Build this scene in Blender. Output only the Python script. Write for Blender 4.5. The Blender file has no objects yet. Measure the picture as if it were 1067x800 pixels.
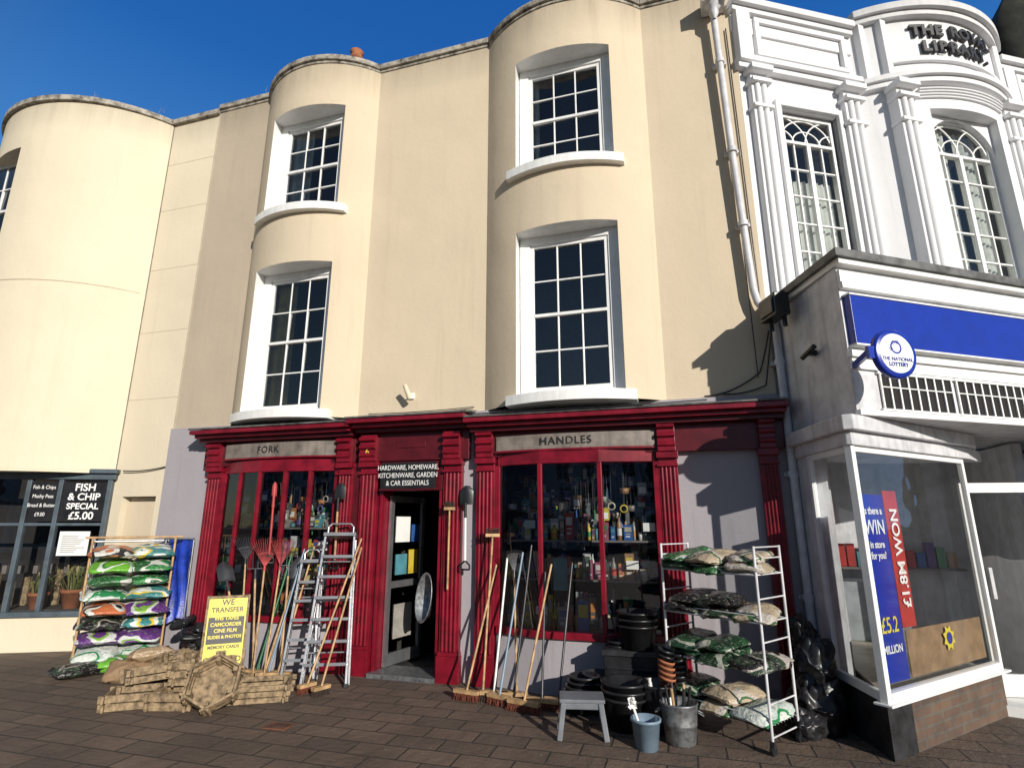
import bpy, math, random
from mathutils import Vector, Matrix, noise
R=random.Random(7)
rad=math.radians
scn=bpy.context.scene
# ---------------------------------------------------------------- materials
MATS={}
def newmat(name):
    m=bpy.data.materials.new(name);m.use_nodes=True
    nt=m.node_tree
    return m,nt,nt.nodes['Principled BSDF']
def coord(nt,scale=(1,1,1)):
    tc=nt.nodes.new('ShaderNodeTexCoord');mp=nt.nodes.new('ShaderNodeMapping')
    mp.inputs['Scale'].default_value=scale
    nt.links.new(tc.outputs['Object'],mp.inputs['Vector'])
    return mp.outputs['Vector']
def noisen(nt,vec,scale,detail=3,rough=.6):
    n=nt.nodes.new('ShaderNodeTexNoise');n.inputs['Scale'].default_value=scale
    n.inputs['Detail'].default_value=detail;n.inputs['Roughness'].default_value=rough
    nt.links.new(vec,n.inputs['Vector']);return n.outputs['Fac']
def ramp(nt,fac,stops,interp='LINEAR'):
    r=nt.nodes.new('ShaderNodeValToRGB');r.color_ramp.interpolation=interp
    cr=r.color_ramp
    while len(cr.elements)<len(stops): cr.elements.new(.5)
    for e,(p,c) in zip(cr.elements,stops):
        e.position=p;e.color=(c[0],c[1],c[2],1)
    nt.links.new(fac,r.inputs['Fac']);return r.outputs['Color']
def mixc(nt,a,b,fac,mode='MIX'):
    m=nt.nodes.new('ShaderNodeMixRGB');m.blend_type=mode
    for s,v in ((m.inputs['Color1'],a),(m.inputs['Color2'],b),(m.inputs['Fac'],fac)):
        if hasattr(v,'links') or hasattr(v,'is_linked'): nt.links.new(v,s)
        elif isinstance(v,(int,float)): s.default_value=v
        else: s.default_value=(v[0],v[1],v[2],1)
    return m.outputs['Color']
def bump(nt,bs,h,strength,dist=.02):
    b=nt.nodes.new('ShaderNodeBump');b.inputs['Strength'].default_value=strength;b.inputs['Distance'].default_value=dist
    nt.links.new(h,b.inputs['Height']);nt.links.new(b.outputs['Normal'],bs.inputs['Normal'])
def paint(name,col,rough=.5,var=.15,metal=0,bs=.15,scale=6,streak=0.0):
    if name in MATS: return MATS[name]
    m,nt,b=newmat(name)
    v=coord(nt)
    n=noisen(nt,v,scale)
    d=tuple(c*(1-var*1.6) for c in col);l=tuple(min(1,c*(1+var*.5)) for c in col)
    c=ramp(nt,n,[(.3,d),(.62,l)])
    if streak>0:
        v2=coord(nt,(5,5,.35));n2=noisen(nt,v2,2.2,4,.65)
        f=ramp(nt,n2,[(.5,(0,0,0)),(.8,(streak,)*3)])
        c=mixc(nt,c,tuple(q*.45 for q in col),f)
    nt.links.new(c,b.inputs['Base Color'])
    b.inputs['Roughness'].default_value=rough;b.inputs['Metallic'].default_value=metal
    if bs>.12: bump(nt,b,noisen(nt,v,60,2),bs,.004)
    MATS[name]=m;return m
def render_wall(name,col,stain,amt=.4):
    m,nt,b=newmat(name)
    v=coord(nt)
    big=noisen(nt,v,.6,3,.55)
    c=ramp(nt,big,[(.3,tuple(q*.91 for q in col)),(.7,col)])
    mid=noisen(nt,v,9,4,.75)
    c=mixc(nt,c,tuple(q*.84 for q in col),ramp(nt,mid,[(.5,(0,0,0)),(.85,(.4,.4,.4))]))
    sv=coord(nt,(4,4,.2));st=noisen(nt,sv,1.6,5,.7)
    c=mixc(nt,c,stain,ramp(nt,st,[(.55,(0,0,0)),(.8,(amt,amt,amt))]))
    tc=nt.nodes.new('ShaderNodeTexCoord');sep=nt.nodes.new('ShaderNodeSeparateXYZ');nt.links.new(tc.outputs['Object'],sep.inputs[0])
    mr=nt.nodes.new('ShaderNodeMapRange');mr.inputs['From Min'].default_value=8.1;mr.inputs['From Max'].default_value=8.75
    nt.links.new(sep.outputs['Z'],mr.inputs['Value'])
    mu=nt.nodes.new('ShaderNodeMath');mu.operation='MULTIPLY';nt.links.new(mr.outputs[0],mu.inputs[0]);nt.links.new(st,mu.inputs[1])
    c=mixc(nt,c,tuple(q*.6 for q in stain),mu.outputs[0])
    nt.links.new(c,b.inputs['Base Color']);b.inputs['Roughness'].default_value=.85
    add=nt.nodes.new('ShaderNodeMath');add.operation='MULTIPLY_ADD';add.inputs[1].default_value=.22
    nt.links.new(mid,add.inputs[0]);nt.links.new(noisen(nt,v,1.3,1),add.inputs[2])
    bump(nt,b,add.outputs[0],.6,.035)
    return m
def glassmat(name,tint=(.85,.9,.9),mn=.04):
    m=bpy.data.materials.new(name);m.use_nodes=True;nt=m.node_tree;nt.nodes.clear()
    o=nt.nodes.new('ShaderNodeOutputMaterial');mx=nt.nodes.new('ShaderNodeMixShader')
    t=nt.nodes.new('ShaderNodeBsdfTransparent');t.inputs[0].default_value=(*tint,1)
    g=nt.nodes.new('ShaderNodeBsdfGlossy');g.inputs['Roughness'].default_value=.015
    g.inputs['Color'].default_value=(.95,.97,1,1)
    fr=nt.nodes.new('ShaderNodeFresnel');fr.inputs['IOR'].default_value=1.5
    v=coord(nt);bp=nt.nodes.new('ShaderNodeBump');bp.inputs['Strength'].default_value=.15;bp.inputs['Distance'].default_value=.02
    nt.links.new(noisen(nt,v,1.8,2),bp.inputs['Height'])
    nt.links.new(bp.outputs[0],g.inputs['Normal'])
    ad=nt.nodes.new('ShaderNodeMath');ad.operation='ADD';ad.inputs[1].default_value=mn
    nt.links.new(fr.outputs[0],ad.inputs[0]);nt.links.new(ad.outputs[0],mx.inputs[0])
    nt.links.new(t.outputs[0],mx.inputs[1]);nt.links.new(g.outputs[0],mx.inputs[2]);nt.links.new(mx.outputs[0],o.inputs[0])
    return m
def bagmat(name,c1,c2,c3,sc=3.2):
    m,nt,b=newmat(name)
    v=coord(nt,(1,1,1.3));n=noisen(nt,v,sc,1,.4)
    c=ramp(nt,n,[(0,c1),(.45,c2),(.52,c3),(.565,c1),(.68,c2)],'CONSTANT')
    v2=coord(nt,(1,1,5));n2=noisen(nt,v2,30,1)
    c=mixc(nt,c,c3,ramp(nt,n2,[(.63,(0,0,0)),(.65,(.55,.55,.55))]))
    nt.links.new(c,b.inputs['Base Color']);b.inputs['Roughness'].default_value=.3
    bump(nt,b,noisen(nt,coord(nt),14,4),.8,.03)
    return m
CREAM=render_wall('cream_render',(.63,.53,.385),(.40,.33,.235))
CREAM_SHADE=render_wall('shaded_cream_render',(.46,.385,.29),(.30,.25,.19))  # darker copy of the cream: shade beside the left bow put into the colour
CREAM2=render_wall('pale_cream_render',(.70,.615,.46),(.50,.43,.32),.3)
LIL=render_wall('grey_lilac_render',(.35,.325,.35),(.18,.165,.17),.55)
WHITER=render_wall('white_render',(.76,.76,.77),(.44,.43,.41))
WHITE=paint('white_gloss_paint',(.80,.80,.78),.35,.05,streak=.25)
GREYW=paint('weathered_white_paint',(.60,.60,.62),.5,.14,streak=.7)
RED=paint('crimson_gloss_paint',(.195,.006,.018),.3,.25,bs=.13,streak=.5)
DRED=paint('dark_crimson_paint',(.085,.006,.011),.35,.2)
LEAD=paint('lead_flashing',(.12,.12,.115),.6,.45,bs=.4)
COPE=paint('stone_coping',(.34,.31,.26),.9,.5,bs=.8,scale=9)
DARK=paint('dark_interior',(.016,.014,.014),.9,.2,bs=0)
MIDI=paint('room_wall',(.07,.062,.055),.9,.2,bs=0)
BLACK=paint('black_plastic',(.016,.016,.018),.35,.3)
BLACKP=paint('black_painted_plinth',(.022,.022,.024),.6,.5,bs=.6)
BLUE=paint('blue_sign_panel',(.006,.03,.32),.3,.08)
SLATE=paint('slate_blue_paint',(.075,.10,.12),.45,.2)
PANEL=paint('sign_panel_grey',(.21,.18,.155),.6,.3,streak=.8)
INK=paint('black_lettering',(.02,.02,.022),.5,.1,bs=0)
CHALK=paint('white_lettering',(.8,.8,.78),.6,.05,bs=0)
GOLD=paint('yellow_panel',(.72,.60,.06),.5,.08,bs=0)
PAPER=paint('white_paper',(.78,.78,.76),.7,.05,bs=0)
WOOD=paint('pine_handle',(.46,.29,.14),.55,.3,scale=12)
PLANK=paint('treated_timber',(.28,.20,.115),.8,.45,scale=18,bs=.5)
ALU=paint('aluminium',(.50,.51,.53),.35,.15,metal=.85)
GALV=paint('galvanised_steel',(.28,.29,.30),.45,.35,metal=.7,scale=20)
STEELD=paint('dark_steel',(.06,.06,.065),.4,.3,metal=.5)
TERRA=paint('terracotta',(.36,.13,.06),.85,.25)
LEAF=paint('dry_leaf',(.10,.12,.03),.7,.4,bs=0)
STRAW=paint('dry_grass',(.35,.28,.12),.8,.3,bs=0)
CURT=paint('yellow_curtain',(.62,.46,.17),.9,.2,bs=0)
CURT2=paint('white_curtain',(.6,.59,.55),.9,.15,bs=0)
BLUET=paint('blue_tarpaulin',(.015,.045,.36),.35,.35,bs=.8,scale=9)
BRIST=paint('bristle',(.06,.04,.03),.9,.4,scale=60,bs=0)
BRISTR=paint('red_brown_bristle',(.20,.055,.03),.9,.4,scale=60,bs=0)
PINK=paint('rake_red',(.40,.05,.05),.5,.2,bs=0)
GREENP=paint('green_plastic',(.03,.16,.06),.4,.2)
GREYP=paint('grey_plastic',(.16,.17,.19),.45,.15)
BLUEP=paint('blue_grey_plastic',(.20,.28,.36),.4,.15)
CARD=paint('brown_card',(.28,.18,.10),.85,.2)
def brickmat(name,c1,c2,mort,bw,rh,ms):
    m,nt,b=newmat(name);v=coord(nt)
    br=nt.nodes.new('ShaderNodeTexBrick');br.inputs['Scale'].default_value=1
    br.inputs['Brick Width'].default_value=bw;br.inputs['Row Height'].default_value=rh;br.inputs['Mortar Size'].default_value=ms
    br.inputs['Mortar Smooth'].default_value=.3
    br.inputs['Color1'].default_value=(*c1,1);br.inputs['Color2'].default_value=(*c2,1);br.inputs['Mortar'].default_value=(*mort,1)
    nt.links.new(v,br.inputs['Vector'])
    return m,nt,b,br,v
PAVE,nt,b,br,v=brickmat('brown_paving',(.170,.118,.084),(.110,.080,.062),(.028,.023,.019),.44,.24,.009)
n1=noisen(nt,v,1.1,5,.65);n2=noisen(nt,v,22,3,.7)
c=mixc(nt,br.outputs['Color'],(.055,.042,.034),ramp(nt,n1,[(.42,(0,0,0)),(.72,(.75,.75,.75))]))
c=mixc(nt,c,(.19,.155,.125),ramp(nt,n2,[(.55,(0,0,0)),(.8,(.4,.4,.4))]))
spot=nt.nodes.new('ShaderNodeTexVoronoi');spot.inputs['Scale'].default_value=4;nt.links.new(v,spot.inputs['Vector'])
c=mixc(nt,c,(.30,.28,.26),ramp(nt,spot.outputs['Distance'],[(.03,(.6,.6,.6)),(.05,(0,0,0))]))
nt.links.new(c,b.inputs['Base Color']);b.inputs['Roughness'].default_value=.75
sb=nt.nodes.new('ShaderNodeMath');sb.operation='MULTIPLY_ADD';sb.inputs[1].default_value=-1.4
nt.links.new(br.outputs['Fac'],sb.inputs[0]);nt.links.new(noisen(nt,v,9,4,.7),sb.inputs[2])
bump(nt,b,sb.outputs[0],.75,.022)
GLASS=glassmat('window_glass',(.82,.86,.86),.05);GLASS2=glassmat('shop_glass',(.90,.92,.92),.045)
PAL=[paint('goods_%d'%i,c,.4,.15,bs=0) for i,c in enumerate([(.5,.5,.48),(.42,.04,.03),(.03,.10,.32),(.55,.42,.05),(.04,.2,.07),(.05,.05,.05),(.28,.16,.08),(.5,.2,.05),(.25,.27,.29),(.10,.07,.22),(.42,.38,.3),(.08,.25,.3),(.3,.08,.14),(.62,.62,.62),(.18,.16,.15),(.32,.30,.27),(.10,.09,.08),(.06,.10,.07)])]
# ---------------------------------------------------------------- mesh builder
class MB:
    def __init__(s): s.v=[];s.f=[];s.m=[];s.sm=[];s.mats=[];s.M=None
    def mi(s,m):
        if m not in s.mats: s.mats.append(m)
        return s.mats.index(m)
    def add(s,vs,fs,m,smooth=False):
        o=len(s.v)
        for p in vs:
            p=Vector(p)
            if s.M is not None: p=s.M@p
            s.v.append(p)
        i=s.mi(m)
        for f in fs: s.f.append([o+k for k in f]);s.m.append(i);s.sm.append(smooth)
    def box(s,x0,x1,y0,y1,z0,z1,m):
        s.add([(x0,y0,z0),(x1,y0,z0),(x1,y1,z0),(x0,y1,z0),(x0,y0,z1),(x1,y0,z1),(x1,y1,z1),(x0,y1,z1)],
              [(0,3,2,1),(4,5,6,7),(0,1,5,4),(1,2,6,5),(2,3,7,6),(3,0,4,7)],m)
    def quad(s,pts,m): s.add(pts,[tuple(range(len(pts)))],m)
    def prism(s,poly,z0,z1,m,smooth=False):
        a=sum(poly[i][0]*poly[(i+1)%len(poly)][1]-poly[(i+1)%len(poly)][0]*poly[i][1] for i in range(len(poly)))
        if a<0: poly=poly[::-1]
        n=len(poly)
        s.add([(p[0],p[1],z0) for p in poly]+[(p[0],p[1],z1) for p in poly],
              [tuple(reversed(range(n))),tuple(range(n,2*n))]+[(i,(i+1)%n,n+(i+1)%n,n+i) for i in range(n)],m,smooth)
    def cyl(s,p0,p1,r0,r1=None,n=10,m=None,caps=True):
        if r1 is None: r1=r0
        p0=Vector(p0);p1=Vector(p1);d=(p1-p0).normalized()
        a=d.orthogonal().normalized();b_=d.cross(a)
        vs=[];
        for p,r in ((p0,r0),(p1,r1)):
            for i in range(n):
                t=2*math.pi*i/n;vs.append(p+a*math.cos(t)*r+b_*math.sin(t)*r)
        s.add(vs,[(i,(i+1)%n,n+(i+1)%n,n+i) for i in range(n)],m,True)
        if caps: s.add(vs,[tuple(reversed(range(n))),tuple(range(n,2*n))],m)
    def tube(s,pts,r,m,n=6):
        for a,b_ in zip(pts[:-1],pts[1:]): s.cyl(a,b_,r,r,n,m)
    def beam(s,p0,p1,w,h,m,up=(0,0,1)):
        p0=Vector(p0);p1=Vector(p1);d=(p1-p0).normalized();up=Vector(up)
        a=d.cross(up).normalized();b_=a.cross(d)
        vs=[p+a*w/2*i+b_*h/2*j for p in (p0,p1) for i,j in ((-1,-1),(1,-1),(1,1),(-1,1))]
        s.add(vs,[(0,1,2,3),(7,6,5,4),(0,4,5,1),(1,5,6,2),(2,6,7,3),(3,7,4,0)],m)
    def lathe(s,prof,m,c=(0,0,0),n=24,M=None,sx=1,sy=1):
        vs=[]
        for r,z in prof:
            for i in range(n):
                t=2*math.pi*i/n;p=Vector((r*math.cos(t)*sx,r*math.sin(t)*sy,z))
                if M: p=M@p
                vs.append(p+Vector(c))
        fs=[]
        for j in range(len(prof)-1):
            for i in range(n): fs.append((j*n+i,j*n+(i+1)%n,(j+1)*n+(i+1)%n,(j+1)*n+i))
        s.add(vs,fs,m,True)
    def pillow(s,c,a,b_,h,m,rz=0,tilt=0,seed=0,e=.45,sag=.0,wr=0,n=24,k=13):
        vs=[];fs=[]
        Mx=Matrix.Rotation(rz,3,'Z')@Matrix.Rotation(tilt,3,'X')
        def pw(x,p): return math.copysign(abs(x)**p,x)
        for j in range(k+1):
            ph=-math.pi/2+math.pi*j/k
            for i in range(n):
                t=2*math.pi*i/n
                x=pw(math.cos(ph),.5)*pw(math.cos(t),e);y=pw(math.cos(ph),.5)*pw(math.sin(t),e)
                z=pw(math.sin(ph),1.0)
                edge=1-.45*max(abs(x),abs(y))**4
                p=Vector((x*a,y*b_,z*h*edge))
                d=noise.noise_vector(Vector((x*1.8+seed*7.3,y*1.8+seed,z*1.3)))
                p+=Vector((d.x*.03,d.y*.03,d.z*h*.35-sag*(x*x)))
                d=noise.noise_vector(Vector((x*6+seed,y*6,z*3)));p+=d*.010
                if wr:
                    q=abs(noise.noise(Vector((x*3.5+seed,y*3.5,z*1.6))));q2=abs(noise.noise(Vector((x*8+seed,y*8,z*3))))
                    p*=1-wr*(1-min(1,q*3))-wr*.4*(1-min(1,q2*3))
                vs.append(Mx@p+Vector(c))
        for j in range(k):
            for i in range(n): fs.append((j*n+i,j*n+(i+1)%n,(j+1)*n+(i+1)%n,(j+1)*n+i))
        s.add(vs,fs,m,True)
    def obj(s,name,parent=None,bevel=0,loc=None,rz=0):
        me=bpy.data.meshes.new(name);me.from_pydata([tuple(p) for p in s.v],[],s.f)
        for m in s.mats: me.materials.append(m)
        me.polygons.foreach_set('material_index',s.m);me.polygons.foreach_set('use_smooth',s.sm);me.update()
        o=bpy.data.objects.new(name,me);scn.collection.objects.link(o)
        if parent: o.parent=parent
        if loc: o.location=loc
        o.rotation_euler[2]=rz
        if bevel:
            bv=o.modifiers.new('bevel','BEVEL');bv.width=bevel;bv.segments=2;bv.limit_method='ANGLE';bv.angle_limit=rad(40)
        return o
def empty(name,loc=(0,0,0),rz=0):
    e=bpy.data.objects.new(name,None);e.location=loc;e.rotation_euler=(0,0,rz);e.empty_display_size=.2
    scn.collection.objects.link(e);return e
def text(body,size,loc,mat,parent=None,rz=0,ext=.002,name='lettering',tilt=0,off=0,sp=1,sx=1,align='CENTER'):
    cu=bpy.data.curves.new(name,'FONT');cu.body=body;cu.size=size;cu.extrude=ext;cu.align_x=align;cu.align_y='CENTER'
    cu.offset=off;cu.space_character=sp;cu.space_line=.9;cu.materials.append(mat)
    o=bpy.data.objects.new(name,cu);scn.collection.objects.link(o);o.location=loc
    o.rotation_euler=(rad(90)+tilt,0,rz);o.scale=(sx,1,1)
    if parent:o.parent=parent
    return o
def wall(mb,x0,x1,yf,z0,z1,ops,m,yb=-.1,nseg=1,mrev=None,smooth=True):
    xs={x0,x1};zs={z0,z1}
    for i in range(nseg+1): xs.add(x0+(x1-x0)*i/nseg)
    for a,b_,c,d in ops: xs|={a,b_};zs|={c,d}
    def uniq(q,keep):
        q=sorted(q);o=[]
        for t in q:
            if o and t-o[-1]<.02:
                if t in keep and o[-1] not in keep: o[-1]=t
                elif t in keep: o.append(t)
            else:o.append(t)
        return o
    keep={x0,x1}|{k for o in ops for k in o[:2]}
    xs=uniq(xs,keep);zs=sorted(zs)
    vs=[(x,yf(x),z) for z in zs for x in xs];fs=[];n=len(xs)
    for j in range(len(zs)-1):
        for i in range(n-1):
            xc=(xs[i]+xs[i+1])/2;zc=(zs[j]+zs[j+1])/2
            if any(a<xc<b_ and c<zc<d for a,b_,c,d in ops): continue
            fs.append((j*n+i,j*n+i+1,(j+1)*n+i+1,(j+1)*n+i))
    mb.add(vs,fs,m,smooth)
    mr=mrev or m
    for a,b_,c,d in ops:
        mb.quad([(a,yf(a),c),(a,yf(a),d),(a,yb,d),(a,yb,c)],mr)
        mb.quad([(b_,yf(b_),c),(b_,yb,c),(b_,yb,d),(b_,yf(b_),d)],mr)
        q=[x for x in xs if a-1e-6<=x<=b_+1e-6]
        for u,w in zip(q[:-1],q[1:]):
            mb.quad([(u,yf(u),d),(w,yf(w),d),(w,yb,d),(u,yb,d)],mr)
            mb.quad([(u,yf(u),c),(u,yb,c),(w,yb,c),(w,yf(w),c)],mr)
def strip(mb,x0,x1,yf,out,inn,z0,z1,m,n=16):
    xs=[x0+(x1-x0)*i/n for i in range(n+1)]
    mb.prism([(x,yf(x)-out) for x in xs]+[(x,yf(x)+inn) for x in reversed(xs)],z0,z1,m)
def bowf(c,h,d):
    Rr=(h*h+d*d)/(2*d)
    return lambda x: (-(math.sqrt(max(0,Rr*Rr-(x-c)**2))-(Rr-d)) if abs(x-c)<h else 0.0)
flat=lambda x:0.0
def sash(fm,gm,x0,x1,z0,z1,y,cols,rows,W=WHITE,fr=.05,bar=.02,mid=True):
    for a,b_ in ((x0,x0+fr),(x1-fr,x1)): fm.box(a,b_,y,y+.07,z0,z1,W)
    fm.box(x0+fr,x1-fr,y+.002,y+.068,z1-fr,z1,W);fm.box(x0+fr,x1-fr,y+.002,y+.068,z0,z0+fr*1.3,W)
    zi0=z0+fr*1.3;zi1=z1-fr
    if mid:
        zm=(zi0+zi1)/2;fm.box(x0+fr,x1-fr,y-.006,y+.06,zm-.02,zm+.02,W)
    for i in range(1,cols):
        x=x0+fr+(x1-x0-2*fr)*i/cols;fm.box(x-bar/2,x+bar/2,y+.012,y+.05,zi0,zi1,W)
    for j in range(1,rows):
        if mid and j*2==rows: continue
        z=zi0+(zi1-zi0)*j/rows;fm.box(x0+fr,x1-fr,y+.015,y+.047,z-bar/2,z+bar/2,W)
    zz=[zi0+(zi1-zi0)*j/rows for j in range(rows+1)];xx=[x0+fr+(x1-x0-2*fr)*i/cols for i in range(cols+1)]
    for i in range(cols):
        for j in range(rows):
            e=[R.uniform(-.009,.009) for _ in range(3)]
            gm.quad([(xx[i],y+.031+e[0],zz[j]),(xx[i+1],y+.031+e[1],zz[j]),(xx[i+1],y+.031+e[1]+e[2],zz[j+1]),(xx[i],y+.031+e[0]+e[2],zz[j+1])],GLASS)
def curtain(mb,x0,x1,z0,z1,y,m):
    n=int(abs(x1-x0)/.02)+3;vs=[]
    for z in (z0,z1):
        for i in range(n): vs.append((x0+(x1-x0)*i/(n-1),y+.02*math.sin(i*1.3)+.01*math.sin(i*.6),z))
    mb.add(vs,[(i,i+1,n+i+1,n+i) for i in range(n-1)],m,True)
# ================================================================ GROUND
g=MB();g.quad([(-250,-250,0),(250,-250,0),(250,250,0),(-250,250,0)],PAVE);g.obj('ground')
# ================================================================ HARDWARE SHOP BUILDING
HS=empty('hardware_shop_building')
LB=(-6.17,-4.08);RB=(-2.27,-.06)
lc,lh=sum(LB)/2,(LB[1]-LB[0])/2;rc,rh=sum(RB)/2,(RB[1]-RB[0])/2
bl=bowf(lc,lh,.46);br_=bowf(rc,rh,.43)
def fy(x): return bl(x)+br_(x)
wl=-5.10;wr=-1.13
mb=MB()
wall(mb,-7.2,LB[0],flat,3.1,8.7,[],CREAM_SHADE)
wall(mb,LB[1],RB[0],flat,3.1,8.7,[],CREAM)
wall(mb,RB[1],1.10,flat,3.1,8.7,[],CREAM)
wall(mb,LB[0],LB[1],bl,3.1,8.7,[(wl-.63,wl+.63,3.2,5.32),(wl-.63,wl+.63,6.22,7.92)],CREAM,-.08,22,WHITE)
wall(mb,RB[0],RB[1],br_,3.1,8.7,[(wr-.64,wr+.64,3.2,5.32),(wr-.64,wr+.64,6.22,7.92)],CREAM,-.08,22,WHITE)
mb.obj('front_wall',HS)
mb=MB()
for x0,x1,n in ((-7.2,LB[0],2),(LB[0],LB[1],18),(LB[1],RB[0],4),(RB[0],RB[1],18),(RB[1],1.10,4)):
    strip(mb,x0,x1,fy,.055,.28,8.70,8.79,COPE,n)
    strip(mb,x0,x1,fy,.02,.1,8.655,8.699,COPE,n)
mb.obj('coping',HS,bevel=.012)
fm=MB();gm=MB();cm=MB()
for cx,bf in ((wl,bl),(wr,br_)):
    for z0,z1 in ((3.2,5.32),(6.22,7.92)):
        yy=-.13
        for a,b_ in ((cx-.63,cx-.5),(cx+.5,cx+.63)): fm.box(a,b_,yy-.02,yy+.1,z0,z1,WHITE)
        fm.box(cx-.5,cx+.5,yy-.021,yy+.1,z1-.1,z1-.002,WHITE)
        fm.box(cx-.5,cx+.5,yy-.05,yy+.1,z0+.001,z0+.06,WHITE)
        sash(fm,gm,cx-.5,cx+.5,z0+.06,z1-.1,yy,3,4)
        strip(fm,cx-.76,cx+.76,bf,.10,.3,z0-.13,z0-.01,WHITE,14)
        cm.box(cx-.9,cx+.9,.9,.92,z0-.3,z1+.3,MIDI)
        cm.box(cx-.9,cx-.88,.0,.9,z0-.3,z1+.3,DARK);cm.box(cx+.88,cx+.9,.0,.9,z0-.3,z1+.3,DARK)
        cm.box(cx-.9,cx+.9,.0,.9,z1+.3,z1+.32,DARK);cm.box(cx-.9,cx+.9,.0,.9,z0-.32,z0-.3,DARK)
curtain(cm,wl-.50,wl-.14,3.25,5.25,.0,CURT);curtain(cm,wl+.36,wl+.50,3.25,5.25,.0,CURT)
curtain(cm,wl-.50,wl-.10,6.3,7.85,.0,CURT2);curtain(cm,wl+.38,wl+.50,6.3,7.85,.0,CURT2)
curtain(cm,wr-.50,wr-.38,6.3,7.85,.02,CURT2)
fm.obj('sash_window_frames',HS,bevel=.005);gm.obj('window_panes',HS);cm.obj('rooms_and_curtains',HS)
mb=MB()
mb.box(-7.2,1.1,.28,7,8.35,8.45,LEAD);mb.box(-7.2,1.1,6.9,7,0,8.4,CREAM);mb.box(-7.2,-7.1,.02,6.9,0,8.4,CREAM);mb.box(1.0,1.1,.25,6.9,0,8.69,CREAM)
mb.box(-7.19,1.09,.1,.27,8.46,8.66,CREAM)
mb.obj('roof_and_back_walls',HS)
mb=MB()
mb.box(-5.2,-4.7,.35,.8,8.4,9.2,TERRA)
mb.lathe([(.10,9.2),(.12,9.25),(.085,9.3),(.075,9.66),(.11,9.68),(.11,9.72),(.05,9.74),(.12,9.82),(.05,9.88),(0,9.89)],TERRA,(-4.94,.55,0),16)
mb.obj('chimney',HS)
# ---- ground floor
mb=MB()
for a,b_ in ((-7.2,-6.08),(-4.25,-3.6),(-2.78,-2.06),(-.22,1.22)): mb.box(a,b_,-.05,.22,0,2.46,LIL)
mb.box(-7.2,1.22,-.051,.22,2.46,3.1,LIL)
mb.obj('ground_floor_wall',HS)
FW=[(-6.05,-.10),(-5.70,-.19),(-5.35,-.235),(-4.95,-.235),(-4.60,-.19),(-4.25,-.10)]
HW=[(-2.06,-.10),(-1.51,-.24),(-.83,-.24),(-.22,-.10)]
mb=MB();gl=MB();st=MB()
for P in (FW,HW):
    back=[(P[-1][0],.2),(P[0][0],.2)]
    st.prism([(x,y) for x,y in P]+back,0,.55,LIL)
    sill=[(x,y-.05) for x,y in P]
    mb.prism(sill+[(P[-1][0],.1),(P[0][0],.1)],.55,.62,RED)
    mb.prism([(x,y-.015) for x,y in P]+[(P[-1][0],.1),(P[0][0],.1)],2.40,2.56,RED)
    for i,(x,y) in enumerate(P):
        w=.026 if P is HW else .02
        if i in (0,len(P)-1): w=.035
        mb.box(x-w,x+w,y-.03,y+.05,.62,2.40,RED)
    for (xa,ya),(xb,yb) in zip(P[:-1],P[1:]):
        gl.quad([(xa,ya+.01,.62),(xb,yb+.01,.62),(xb,yb+.01,2.4),(xa,ya+.01,2.4)],GLASS2)
mb.obj('shop_window_frames',HS,bevel=.006);gl.obj('shop_window_glass',HS);st.obj('stallrisers',HS)
mb=MB()
def pilaster(x0,x1,z1=2.5,z0=0,m=RED):
    mb.box(x0,x1,-.13,-.052,z0,z1,m)
    mb.box(x0-.015,x1+.015,-.17,-.05,z0,z0+.28,m)
    mb.box(x0-.008,x1+.008,-.155,-.05,z0+.28,z0+.32,m)
    mb.box(x0-.012,x1+.012,-.18,-.05,z1-.07,z1+.0,m)
    mb.box(x0-.006,x1+.006,-.165,-.05,z1-.16,z1-.13,m)
    n=4
    for i in range(n):
        x=x0+.02+(x1-x0-.04)*(i+.5)/n
        mb.cyl((x,-.132,z0+.33),(x,-.132,z1-.17),(x1-x0-.04)/n*.40,n=8,m=m)
    mb.box(x0+.01,x1-.01,-.20,-.05,z1+.002,z1+.34,m)
    for q in range(3): mb.cyl((x0+.012,-.20-.012*(q),z1+.08+.1*q),(x1-.012,-.20-.012*q,z1+.08+.1*q),.028,n=10,m=m)
for a,b_ in ((-6.33,-6.09),(-4.24,-4.02),(-3.90,-3.65),(-2.75,-2.51),(-2.32,-2.09),(-.20,.01),(.84,1.02)): pilaster(a,b_)
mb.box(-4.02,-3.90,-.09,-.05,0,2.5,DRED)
mb.obj('fluted_pilasters',HS,bevel=.004)
mb=MB()
def cornice(x0,x1,z,pr):
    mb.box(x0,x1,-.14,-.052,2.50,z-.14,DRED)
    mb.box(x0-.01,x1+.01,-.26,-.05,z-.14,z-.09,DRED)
    mb.box(x0-.02,x1+.02,-.34*pr,-.05,z-.09,z-.045,RED)
    mb.box(x0-.04,x1+.04,-.42*pr,-.05,z-.045,z+.01,RED)
    mb.add([(x0-.05,-.44*pr,z+.012),(x1+.05,-.44*pr,z+.012),(x1+.05,.0,z+.09),(x0-.05,.0,z+.09),(x0-.05,-.44*pr,z+.035),(x1+.05,-.44*pr,z+.035),(x1+.05,-.0,z+.12),(x0-.05,-.0,z+.12)],
       [(0,3,2,1),(4,5,6,7),(0,1,5,4),(1,2,6,5),(2,3,7,6),(3,0,4,7)],LEAD)
cornice(-6.42,-3.99,2.97,1.0);cornice(-3.93,-2.42,3.0,1.08);cornice(-2.36,1.10,2.94,1.0)
mb.obj('shop_cornice',HS,bevel=.006)
mb=MB()
pf=lambda c,h:(lambda x:-.15-.09*(1-((x-c)/h)**2))
strip(mb,-6.03,-4.27,pf(-5.15,.88),.02,.15,2.60,2.79,PANEL,14)
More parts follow.
